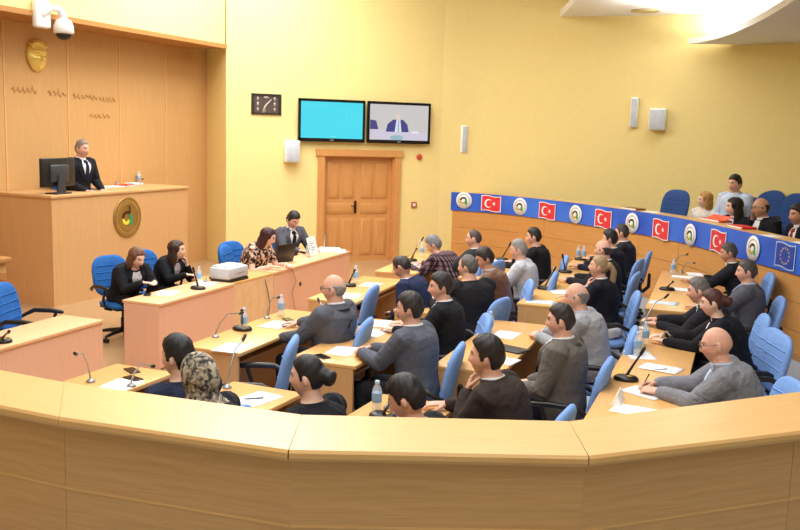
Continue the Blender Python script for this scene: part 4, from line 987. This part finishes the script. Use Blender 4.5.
# gallery
P_('G1', 'the blonde in white', 'blonde woman in white jacket on gallery behind red folders', (705, 200), 150, 10, s=1.12, L='lap', Rr='lap', hy=-40, woman=True, style='bob', hair='b98a50', coat='e2dcd8', shirt='e2dcd8', collar=False, vdeg=0, floor=GF, chair='gallery')
P_('G2', 'the man in light blue', 'dark-haired young man in light blue shirt, back row of gallery', (735, 184), 150, 4, L='lap', Rr='lap', s=1.08, hy=-8, style='short', hair='1c1816', coat='c3d4f0', shirt='d2def4', vdeg=8, vbot=.75, floor=GF+.36, chair='gallery', skin='mid')
P_('G3', 'the dark-haired girl', 'young woman with straight dark hair and white collar on gallery', (734, 207), 140, 12, s=1.12, hs=1.05, L='lap', Rr='lap', hy=-30, hp=6, woman=True, style='long', hair='1d1414', coat='202026', shirt='ece8ea', floor=GF, chair='gallery')
P_('G4', 'the bald man on gallery', 'bald man with glasses in black suit on gallery, hand at cheek', (761, 208), 128, 14, hy=-14, hp=8, style='ring', hair='2a2624', coat='1e1f25', glasses='2a2422', Rr='cheek', L='lap', s=1.14, hs=1.06, skin='tan', floor=GF, chair='gallery', girth=1.12)
P_('G5', 'the man at right edge', 'man in black suit and red tie at right edge of gallery', (798, 215), 122, 16, L='lap', Rr='lap', ay=.25, s=1.12, hs=1.05, hy=0, style='short', hair='2a2220', coat='1e1e22', tie='a03038', skin='tan', floor=GF, chair='gallery')

# ------------------------------------------------------------------ chairs
def make_chair(mat, name='office_chair', bw=.24, bh=.245, bz=.715):
    t = thing(name, '', 'chair')
    def pillow(w, h, th, M, nexp=3.2, curve=0):
        mb = MB(); rings = []
        for k, y in ((.02, th), (.6, th), (.88, th*.9), (.97, th*.5), (1, 0), (.97, -th*.5), (.88, -th*.9), (.6, -th), (.02, -th)):
            ring = []
            for q in range(32):
                a = 2*PI*q/32; c, s_ = math.cos(a), math.sin(a)
                X = math.copysign(abs(c)**(2/nexp), c)*w*k; Z = math.copysign(abs(s_)**(2/nexp), s_)*h*k
                ring.append(M @ Vector((X, y+curve*X*X, Z)))
            rings.append(ring)
        mb.loft(rings); return mb
    pillow(.245, .235, .038, mm((0, .02, .425)) @ Matrix.Rotation(PI/2, 4, 'X'), 3.4).build('seat', mat, t)
    mb = MB(); mb.rbox((-.2, -.18, .375), (.2, .2, .392), .006); mb.build('seat_pan', M_BLACK, t)
    BM = mm((0, -.272, bz)) @ Matrix.Rotation(R(12), 4, 'X')
    bk = pillow(bw, bh, .032, BM, 3.0, .35).build('backrest', mat, t)
    mb = MB()
    for k in range(4): mb.tube([BM @ Vector((x, .033+.35*x*x, -.12+k*.08)) for x in (-.19, -.1, 0, .1, .19)], .006, 6)
    mb.build('seam', mat, bk)
    MB().tube([(0, -.05, .37), (0, -.26, .38), (0, -.325, .45), (0, -.325, .62)], [.03, .03, .026, .022], 8).build('back_support', M_BLACK, t)
    for sg in (1, -1):
        mb = MB(); mb.tube([(.2*sg, .08, .38), (.275*sg, .08, .40), (.29*sg, .06, .50), (.29*sg, .10, .625)], .016, 8); mb.tube([(.29*sg, .16, .632), (.29*sg, .05, .642), (.29*sg, -.12, .640), (.285*sg, -.2, .60), (.25*sg, -.25, .57)], [.02, .024, .023, .019, .016], 8); mb.build('armrest', M_BLACK, t)
    mb = MB(); mb.tube([(0, 0, .10), (0, 0, .25)], .028, 12, False); mb.tube([(0, 0, .22), (0, 0, .375)], .018, 12, False); mb.build('gas_column', M_BLACK, t)
    for k in range(5):
        a = 2*PI*k/5+.3; d = Vector((math.cos(a), math.sin(a), 0))
        lg = MB().tube([d*.02+Vector((0, 0, .105)), d*.16+Vector((0, 0, .095)), d*.29+Vector((0, 0, .075))], [.03, .024, .017], 8).build('leg', M_BLACK, t)
        cs = MB(); sx = Vector((-d.y, d.x, 0))
        for q in (-.018, .018): cs.tube([d*.29+sx*(q-.008)+Vector((0, 0, .029)), d*.29+sx*(q+.008)+Vector((0, 0, .029))], .027, 12, False)
        cs.tube([d*.29+Vector((0, 0, .03)), d*.29+Vector((0, 0, .08))], .009, 6); cs.build('caster', M_BLACK, lg)
    return t
protos = {'near': (make_chair(M_CHAIR), 'light blue'), 'dark': (make_chair(M_CHAIRD), 'strong blue'), 'gallery': (make_chair(M_CHAIRG, 'gallery_chair', .275, .30, .79), 'navy blue')}
used = set()
def place_chair(kind, loc, rz, label, group):
    p, cname = protos[kind]; 
    if kind not in used:
        used.add(kind); p.location = loc; p.rotation_euler = (0, 0, rz); p['label'] = label; p['group'] = group; return p
    return dup(p, loc, rz, label, group)
GRP = {'near': 'blue office chairs of the councillors', 'dark': 'strong blue chairs by podium', 'gallery': 'navy gallery chairs'}
hash_ = lambda k: sum(ord(c_)*7 for c_ in k)
TURN = {'C26': 22, 'C25': 24, 'C5': 14, 'C8': 20, 'C16': 6, 'C17': 8, 'C10': 12, 'C9': 22, 'C4': 18, 'C23': 14, 'P0': 0, 'W1': 0, 'W2': 0, 'G1': 0, 'G2': 0, 'G3': 0, 'G4': 0, 'G5': 0}
for k, (root, rz, kind, dist, who, arms, tt_) in CH.items():
    loc = root.location if hasattr(root, 'location') else root
    place_chair(kind, Vector(loc), rz+R(TURN.get(k, (hash_(k) % 5-1)*6)), '%s office chair occupied by %s' % (protos[kind][1], who), GRP[kind])
def at_xy(u, v, z): p = at(u, v, z=z); return Vector((p.x, p.y, 0))
def empty_chair(kind, u, v, z, face, label, floor=0, y=None):
    rz = R(face); p = at_xy(u, v, z+floor) if y is None else at(u, v, y=y); fw = Vector((-math.sin(rz), math.cos(rz), 0)); p += fw*.26; p.z = floor
    place_chair(kind, p, rz, label, GRP[kind])
empty_chair('near', 369, 305, .74, 100, 'empty light blue office chair between bald man leaning back and navy-suited man')
empty_chair('near', 287, 366, .72, 112, 'empty light blue office chair behind the black-bun woman, armrest showing')
empty_chair('near', 776, 352, .80, 112, 'empty light blue office chair beyond the bald man writing')
empty_chair('dark', 232, 257, .74, -105, 'empty strong blue office chair beside the printer')
empty_chair('dark', 6, 305, .74, -70, 'empty strong blue office chair at left edge of hall')
empty_chair('gallery', 675, 209, .84, 150, 'empty navy blue chair on gallery left of the blonde in white', GF+.36, 15.75)
empty_chair('gallery', 770, 204, .84, 150, 'empty navy blue back-row gallery chair above the bald man', GF+.36)
empty_chair('gallery', 797, 208, .84, 150, 'empty navy blue back-row gallery chair at right edge', GF+.36)
# ------------------------------------------------------------------ things on the desks
def on_desk(u, v, margin=.03, pz=None):
    """point of the desk top seen at a pixel, kept on that desk"""
    best = None
    for inv, L, dp, z, M in DESKS:
        p = at(u, v, z=z); q = inv @ Vector((p.x, p.y, 0)); ex = max(0, margin-q.x, q.x-(dp-margin)); ey = max(0, margin-q.y, q.y-(L-margin)); e = math.hypot(ex, ey)
        if best is None or e < best[0]-1e-6:
            q.x = min(max(q.x, margin), dp-margin); q.y = min(max(q.y, margin), L-margin); w_ = M @ Vector((q.x, q.y, 0)); w_.z = z; best = (e, w_, M)
    if best[0] > .4: print('FAR FROM DESK', u, v, round(best[0], 2))
    return best[1], math.atan2(best[2][1][0], best[2][0][0])
def near_who(p):
    b_ = None
    for k, (root, rz, kind, dist, who, arms, tt_) in CH.items():
        rl = tt_.location; fw = Vector((-math.sin(rz), math.cos(rz), 0)); q = rl+fw*.5; d = math.hypot(p.x-q.x, p.y-q.y)+(3 if abs(rl.z-p.z+.8) > .6 else 0)
        if b_ is None or d < b_[0]: b_ = (d, who)
    return b_[1]
seen = {}
def uniq(fmt, p, alts):
    w_ = near_who(p); k = (fmt, w_); i = seen.get(k, 0); seen[k] = i+1
    return (alts[i % len(alts)] % w_) if i else (fmt % w_)
# papers
pap_proto = MB(); 
n = 6
pap_proto.slab([[Vector((-.105+.21*i/n, -.1485+.297*j/n, .0016+.0012*math.sin(i*1.1+j*.7))) for j in range(n+1)] for i in range(n+1)], [[Vector((-.105+.21*i/n, -.1485+.297*j/n, .0002)) for j in range(n+1)] for i in range(n+1)])
pap_me = pap_proto.mesh('paper_sheet', [M_PAPER])
m, nt, b = newmat('printed_blue'); nz = N(nt, 'ShaderNodeTexVoronoi', Scale=16.0); nt.links.new(coords(nt), nz.inputs['Vector'])
nt.links.new(ramp(nt, nz.outputs['Distance'], [(.2, lin('a8cbe8')), (.7, lin('e4eef6'))]), b.inputs['Base Color']); b.inputs['Roughness'].default_value = .6
M_PRINT = m
papers = [(124, 386, 8), (228.5, 349, 6), (276, 325, 0), (257, 399, -8), (343, 351, 4), (373, 333, 0), (351, 296, 10), (371, 285, 0), (414, 265, 6), (429, 299, 0), (427, 305, 25), (503, 261, 8), (493, 262, -20), (541, 302, 90), (560, 292, 20), (506, 335, -5), (508, 361, 80), (636, 411, 80), (645, 393, 60), (661, 369, 75), (640, 355, 20), (664, 303, 85), (684, 277, 88), (684, 290, 84), (697, 268, 10), (167, 293, 20), (205, 284, 10), (98, 189, 10), (596, 279, 10), (381, 324, 20), (395, 329, 4)]
for u, v, rot in papers:
    p, rz = on_desk(u, v, .12); 
    o = link('paper_sheet', pap_me, None, p, rz+R(rot))
    lb = uniq('white paper sheet lying before %s', p, ['further loose white paper lying beside the sheet of %s', 'third white paper, partly tucked among those of %s', 'fourth white sheet lying near %s'])
    if u in (541, 664): o2 = o; me2 = pap_me.copy(); me2.materials.clear(); me2.materials.append(M_PRINT); o.data = me2; lb = lb.replace('white paper sheet', 'blue printed leaflet').replace('further loose white paper', 'blue printed leaflet')
    tag(o, lb, 'paper', 'papers on the desks'); o.location.z += .0005+.0022*(seen.get(('white paper sheet lying before %s', near_who(p)), 1)-1)
# water bottles
def make_bottle():
    t = thing('water_bottle', '', 'bottle')
    MB().lathe([(.026, 0), (.031, .006), (.031, .05), (.029, .06), (.031, .07), (.031, .135), (.027, .155), (.014, .178), (.0125, .19)], n=18).build('body', M_BOTTLE, t)
    MB().lathe([(.0318, .068), (.0322, .07), (.0322, .125), (.0318, .127)], n=18).build('label', M_LABEL, t)
    MB().lathe([(.0145, .185), (.0150, .187), (.0150, .203), (.006, .205)], n=14).build('cap', M_CAP, t)
    return t
bp_ = None
bottles = [(244, 331), (281, 316), (355.5, 283), (354, 336), (376.6, 412), (422, 257), (457, 275), (490, 334), (553.6, 284), (578, 258), (587, 257), (673, 274), (637, 356), (645, 345), (143, 183), (199, 284), (308, 257)]
for u, v in bottles:
    p, rz = on_desk(u, v, .05)
    lb = uniq('clear water bottle with blue label before %s', p, ['second blue-labelled water bottle beside that of %s', 'third blue-labelled water bottle near %s'])
    if bp_ is None: bp_ = make_bottle(); bp_.location = p; bp_['label'] = lb; bp_['group'] = 'water bottles'
    else: dup(bp_, p, rz, lb, 'water bottles')
# conference units: black oval base with a short stalk
def unit(u, v, tu, tv_, th=.20, label=None):
    p, rz = on_desk(u, v, .09); tip = at(tu, tv_, z=p.z+th); d = tip-p
    if d.length > .42: d = d*(.42/d.length)
    t = thing('conference_microphone', uniq('black oval microphone unit with short stalk before %s', p, ['second black microphone unit near %s', 'third black microphone unit near %s']), 'microphone', p, 0, 'black microphone units')
    MB().loft([[Vector((a*math.cos(2*PI*k/24), b__*math.sin(2*PI*k/24), z)) for k in range(24)] for a, b__, z in ((.085, .065, 0), (.092, .072, .008), (.088, .068, .022), (.07, .052, .034), (.03, .02, .038))]).build('base', M_BLACK, t)
    MB().lathe([(.028, .036), (.026, .041), (.001, .042)], (.03, -.01, 0), 16).build('control_dial', plain('gold_button', 'b08a3c', .3, .6), t)
    st = MB().tube([(0, 0, .03), d*.5+Vector((0, 0, .02)), d], [.012, .0085, .0085], 8).build('stalk', M_BLACK, t)
    MB().tube([d, d+d.normalized()*.05], .013, 10).build('capsule', M_BLACK, st)
for q in ((234.7, 329, 242, 313), (198, 289, 194, 272), (348, 286, 354, 272), (342, 337, 351, 322), (543, 289, 553.5, 271), (558, 272, 563, 258), (626, 380, 641, 354), (667, 290, 674, 280), (504, 259, 509, 246), (2, 342, 10, 330), (583, 246, 589, 236), (411, 261, 416, 250), (383, 418, 392, 402)): unit(*q)
# slim gooseneck microphones
def goose(u, v, tu, tv_, th=.30, mat=None, zz=None):
    p, rz = on_desk(u, v, .04); tip = at(tu, tv_, z=p.z+th); d = tip-p
    if d.length > .55: d = d*(.55/d.length)
    t = thing('gooseneck_microphone', uniq('slim grey gooseneck microphone before %s', p, ['second slim gooseneck microphone beside %s', 'third slim gooseneck microphone beside %s']), 'microphone', p, 0, 'gooseneck microphones')
    MB().lathe([(.03, 0), (.032, .006), (.026, .014), (.012, .024), (.008, .03)], n=16).build('base', M_GREY, t)
    a = Vector((0, 0, .03)); st = MB().tube([a, a+Vector((d.x*.18, d.y*.18, d.z*.35)), a+Vector((d.x*.5, d.y*.5, d.z*.72)), d*.97], [.0065, .006, .0055, .005], 8).build('stem', M_GREY, t)
    MB().tube([d*.95, d*.95+(d-Vector((0, 0, d.z*.4))).normalized()*.045], .0115, 10).build('capsule', M_BLACK, st)
for q in ((213, 337, 242, 312), (254, 317, 279, 296), (90.6, 382, 75.5, 353), (152.5, 390, 156.5, 362), (221, 387, 243.5, 338), (322, 341, 319, 300), (413, 261, 422, 239), (388, 408, 407, 376), (673, 268, 687, 254), (682, 271, 700, 258), (641, 329, 666, 296), (661, 342, 680, 331), (109, 184, 100, 162), (149, 183, 146, 170), (155, 182, 152, 170), (330, 243, 327, 224), (206, 282, 215, 272)): goose(*q)
# phones, notebook
def phone(u, v, rot, lb):
    p, rz = on_desk(u, v, .06); t = thing('mobile_phone', lb, 'phone', p, rz+R(rot), 'phones on desks')
    MB().rbox((-.037, -.072, 0), (.037, .072, .010), .004).build('case', M_BLACK, t); MB().box((-.033, -.065, .010), (.033, .065, .0106)).build('screen', plain('phone_screen', '0c0e14', .1), t)
phone(132, 371, 60, 'black phone on the front-row desk nearest the bench'); phone(147, 295, 30, 'black phone on corner of the pink desk by bob-haired woman'); phone(322, 357, 60, 'black phone beside the paper of the grey-suited man'); phone(288, 320, 50, 'black phone by the paper of the bald man leaning back'); phone(133, 379, 75, 'folded dark spectacle case beside black phone near bench')
p, rz = on_desk(511, 350, .1); t = thing('notebook', 'dark closed notebook on third-row desk by brown-grey suited man', 'notebook', p, rz+R(70)); MB().rbox((-.09, -.13, 0), (.09, .13, .014), .003).build('cover', M_DARK, t); MB().box((-.086, -.126, .003), (.092, .126, .011)).build('pages', M_PAPER, t)
# pens
def pen(p, d, lb, c='20304a'):
    t = thing('pen', lb, 'pen', p, 0, 'pens'); d = d.normalized(); MB().tube([(0, 0, 0), d*.03, d*.135], [.0012, .0042, .0042], 8).build('barrel', plain('pen_'+c, c, .35), t); MB().tube([d*.09+Vector((0, 0, .005)), d*.135+Vector((0, 0, .005))], .0012, 6).build('clip', M_GREY, t)
rt = CH['C26']; W_ = rt[5][1][2]; wr = rt[6]; Mw = Matrix.Translation(wr.location) @ Matrix.Rotation(rt[1], 4, 'Z'); hp_ = Mw @ (W_+rt[5][1][3]*.10); pen(Vector((hp_.x-.01, hp_.y-.01, .762)), Vector((.35, -.1, .8)), 'dark pen held by the bald man writing')
for u, v, lb in ((242, 400, 'dark pen on the paper of the black-bun woman'), (281, 327, 'dark pen on the paper before the bald man leaning back'), (652, 371, 'blue pen on the paper of the auburn-bun woman')):
    p, rz = on_desk(u, v, .03); pen(p+Vector((0, 0, .007)), Vector((math.cos(rz+.7), math.sin(rz+.7), 0)), lb)
# name plates / stand-up cards
def card(u, v, rot, lb, W=.2):
    p, rz = on_desk(u, v, .04); t = thing('name_plate', lb, 'name plate', p, rz+R(rot), 'folded cards'); mb = MB()
    mb.prism([(-.035, 0), (.035, 0), (.002, .075), (-.002, .075)], -W/2, W/2, Matrix(((1, 0, 0, 0), (0, 0, 1, 0), (0, 1, 0, 0), (0, 0, 0, 1)))); mb.build('card', M_PAPER, t)
card(618, 402, 0, 'grey clear name plate at near end of right-hand desk'); 
# secretary desk: printer, laptop, papers, binder, wires
p = Vector((LX-.17, SA+.22, SZ-.01)); rz = 0; t = thing('printer', 'pale grey desktop printer between the two pink desks', 'printer', (p.x, p.y, p.z), 0)
mb = MB(); mb.rbox((-.14, -.21, .03), (.14, .21, .17), .02); mb.build('housing', plain('printer_grey', 'c9ced6', .45), t)
MB().rbox((-.12, -.17, .168), (.08, .17, .186), .008).build('lid', plain('printer_lid', 'dfe2e8', .45), t)
MB().box((.10, -.19, .0), (.15, .19, .032)).build('output_slot', M_BLACK, t); MB().box((-.13, -.20, 0), (.10, .20, .03)).build('base', M_DARK, t); MB().box((.14, -.05, .09), (.142, .12, .10)).build('vent', M_GREY, t)
p, rz = on_desk(288, 263, .1); LR = -.22
t = thing('laptop', 'open black laptop seen from behind on pink desk', 'laptop', p, LR)
MB().rbox((-.33, -.18, 0), (-.07, .18, .018), .005).build('base', M_BLACK, t); 
LM = mm((-.075, 0, .014)) @ Matrix.Rotation(R(14), 4, 'Y')
MB().rbox((-.006, -.18, 0), (.006, .18, .25), .004, LM).build('screen_lid', M_BLACK, t)
MB().box((-.0075, -.165, .02), (-.0062, .165, .235), LM).build('display', emitmat('laptop_display', 'c8d8ea', .7), t); MB().box((-.31, -.16, .018), (-.16, .16, .0195)).build('keyboard', M_DARK, t)
def stack(u, v, rot, n, lb, W=.21, L=.30, mat=M_PAPER, th=.006):
    p, rz = on_desk(u, v, .14); t = thing('paper_stack', lb, 'papers', p, rz+R(rot), 'paper stacks'); rnd = random.Random(int(u))
    for k in range(n):
        M_ = Matrix.Rotation(R(rnd.uniform(-9, 9)), 4, 'Z') @ mm((rnd.uniform(-.01, .01), rnd.uniform(-.01, .01), k*th)); MB().box((-W/2, -L/2, 0.0003), (W/2, L/2, th-.0004), M_).build('sheet_bundle', mat, t)
stack(330, 249, 10, 4, 'fanned stack of white papers at right end of pink desk', .30, .42); stack(349, 251, 25, 2, 'loose white papers on the right corner of pink desk', .24, .34)
# open report held up behind the laptop
p, rz = on_desk(312, 256, .1); t = thing('open_report', 'open white report with blue print standing beside laptop', 'report', p, .15)
LM = Matrix.Rotation(R(-16), 4, 'Y'); MB().box((0, -.17, 0), (.006, .0, .27), LM @ Matrix.Rotation(.25, 4, 'Z')).build('cover', M_PAPER, t); MB().box((0, 0, 0), (.006, .17, .27), LM @ Matrix.Rotation(-.25, 4, 'Z')).build('cover', M_PAPER, t)
mb = MB()
for k in range(6): mb.box((.006, .02, .05+k*.03), (.0072, .03+.02*((k*7) % 5+1), .06+k*.03), LM @ Matrix.Rotation(-.25, 4, 'Z'))
mb.build('blue_print', plain('print_blue', '4a7ab8', .6), t)
# wires hanging down the front of the desk
def wire(pts, lb, c='6a6a70'): 
    o = MB().tube(pts, .006, 6).build('cable', plain('cable_'+c, c, .5)); tag(o, lb, 'cable', 'cables on the pink desk front')
def fx(u, v, x=-5.84): p = at(u, v, x=x); return p
wire([fx(265, 281, -5.86)+Vector((0, 0, .02)), fx(268, 292), fx(270, 305), fx(268, 318), fx(266, 330)], 'grey cable hanging beside the printer down pink desk')
wire([fx(292, 270, -5.86)+Vector((0, 0, .02)), fx(296, 281), fx(292, 292), fx(294, 305), fx(297, 316)], 'thin looping cable below the laptop on pink desk front', 'b08a72')
p = fx(300, 284); t = thing('cable_outlet', 'small round black cable outlet on the pink desk front', 'outlet', (-5.838, p.y, p.z)); MB().lathe([(.03, 0), (.032, .004), (.02, .008), (.001, .006)], n=16, M=Matrix.Rotation(PI/2, 4, 'Y')).build('grommet', M_BLACK, t)
wire([Vector((-5.0, 6.2, .012)), Vector((-5.2, 6.9, .012)), Vector((-5.6, 7.2, .012)), Vector((-5.70, 7.6, .012))], 'dark floor cable in front of the pink desk', '55524e')
# podium things
p = at(56, 190, z=PZ); t = thing('monitor', 'black computer monitor seen from behind on podium', 'monitor', (-9.16, 9.52, PZ), .10)
MB().rbox((-.10, -.16, 0), (.10, .16, .02), .008).build('stand_base', M_BLACK, t)
MB().prism([(-.085, .02), (.085, .02), (.055, .26), (-.055, .26)], .035, .06, YZ).build('stand_neck', M_DARK, t)
MB().rbox((-.03, -.35, .10), (.012, .35, .49), .012).build('screen_housing', M_BLACK, t); MB().rbox((.0, -.19, .16), (.04, .19, .40), .02).build('rear_shell', M_DARK, t); MB().box((-.032, -.33, .12), (-.0301, .33, .47)).build('display', emitmat('monitor_display', 'b8c8d8', .6), t)
p, rz = on_desk(125, 186, .1, ); t = thing('red_folder', 'closed red folder on the podium top', 'folder', p, .2); MB().rbox((-.11, -.15, 0), (.11, .15, .02), .004).build('cover', M_RED, t); MB().box((-.1, -.14, .004), (.113, .14, .016)).build('pages', M_PAPER, t)
stack(134, 185, 8, 3, 'small stack of white papers beside bottle on podium', .2, .22, M_PAPER, .012); stack(112, 187, 4, 2, 'flat white papers in front of the podium speaker', .22, .4)
# gallery bench top things
def on_bench(u, v): p = at(u, v, z=HF); return p
def tang(p):
    i = min(range(len(BL)), key=lambda k: (BL[k].x-p.x)**2+(BL[k].y-p.y)**2); return math.atan2(-BN[i].x, BN[i].y), BL[i], BN[i]
def gal(u, v, depth=.2):
    p = on_bench(u, v); a, bl, bn = tang(p); d = (Vector((p.x, p.y))-bl).dot(bn); q = Vector((p.x, p.y))+bn*(min(max(d, .10), .36)-d); return Vector((q.x, q.y, HF)), a
def folder(u, v, L, lb, c=M_RED, open_=False):
    p, a = gal(u, v); t = thing('red_folder', lb, 'folder', p, a, 'red folders on the gallery')
    MB().rbox((-L/2, -.11, 0), (L/2, .11, .03), .006).build('cover', c, t); MB().box((-L/2+.01, -.113, .006), (L/2-.01, .10, .024)).build('pages', M_PAPER, t)
    if open_: MB().rbox((-L/2, .0, 0), (L/2, .008, .13), .003, mm((0, .0, .03)) @ Matrix.Rotation(R(-66), 4, 'X')).build('raised_cover', c, t)
folder(716, 221, .50, 'red folder standing open before the blonde in white', plain('folder_orange', 'ee5a36', .5), True); folder(742, 228, .40, 'red folder flat before the bald man on gallery')
for u, v, lb in ((768, 236, 'white paper on gallery bench before the bald man'), (789, 243, 'white paper on gallery bench near right edge'), (652, 212, 'white papers on bare left part of gallery bench')):
    p, a = gal(u, v); o = link('paper_sheet', pap_me, None, p+Vector((0, 0, .0005)), a+PI/2); tag(o, lb, 'paper', 'papers on the gallery')
p, a = gal(633, 209.5); t = thing('notebook', 'brown notebook lying on the bare left part of gallery bench', 'notebook', p, a); MB().rbox((-.2, -.1, 0), (.2, .1, .03), .005).build('cover', plain('brown_cover', '8a5a38', .5), t); MB().box((-.19, -.103, .005), (.19, .09, .025)).build('pages', M_PAPER, t)
# wristwatch of the auburn woman
rt = CH['C25']; W_ = rt[5][-1][2]; Mw = Matrix.Translation(rt[6].location) @ Matrix.Rotation(rt[1], 4, 'Z')
fd = rt[5][-1][6]; c = W_-fd*.012; 
o = MB(); q = Vector((0, 0, 1)).cross(fd).normalized(); rr_ = fd.cross(q)
o.tube([c+(q*math.cos(2*PI*k/16)+rr_*math.sin(2*PI*k/16))*.029 for k in range(17)], .005, 6, False); o.ell(c+rr_*.031*(1 if rr_.z > 0 else -1), (.016, .016, .006)); o.build('wristwatch', plain('watch_gold', 'd8c8a0', .3, .6), rt[6])

# ------------------------------------------------------------------ light
def area(name, loc, sx, sy, power, col=(1, 1, 1), rot=(0, 0, 0)):
    l = bpy.data.lights.new(name, 'AREA'); l.shape = 'RECTANGLE'; l.size = sx; l.size_y = sy; l.energy = power; l.color = col
    o = bpy.data.objects.new(name, l); COL.objects.link(o); o.location = loc; o.rotation_euler = rot; return o
w = bpy.data.worlds.new('world'); SC.world = w; w.use_nodes = True
w.node_tree.nodes['Background'].inputs[0].default_value = (.96, .98, 1, 1); w.node_tree.nodes['Background'].inputs[1].default_value = .5
area('ceiling_lamp', (-4.5, 8.0, CEILZ-.05), 7, 9, 640, (.97, .985, 1))
area('ceiling_lamp', (-7.6, 12.2, CEILZ-.06), 3, 4, 280, (.98, .985, 1))
area('ceiling_lamp', (-1.0, 2.0, CEILZ-.05), 6, 4, 250, (.97, .985, 1))
p = at(700, 20, z=Z2+.25); area('cove_lamp', (p.x+.5, p.y+.8, Z2+.16), 1.6, 4.0, 110, (1, 1, 1), (PI, 0, R(-30)))
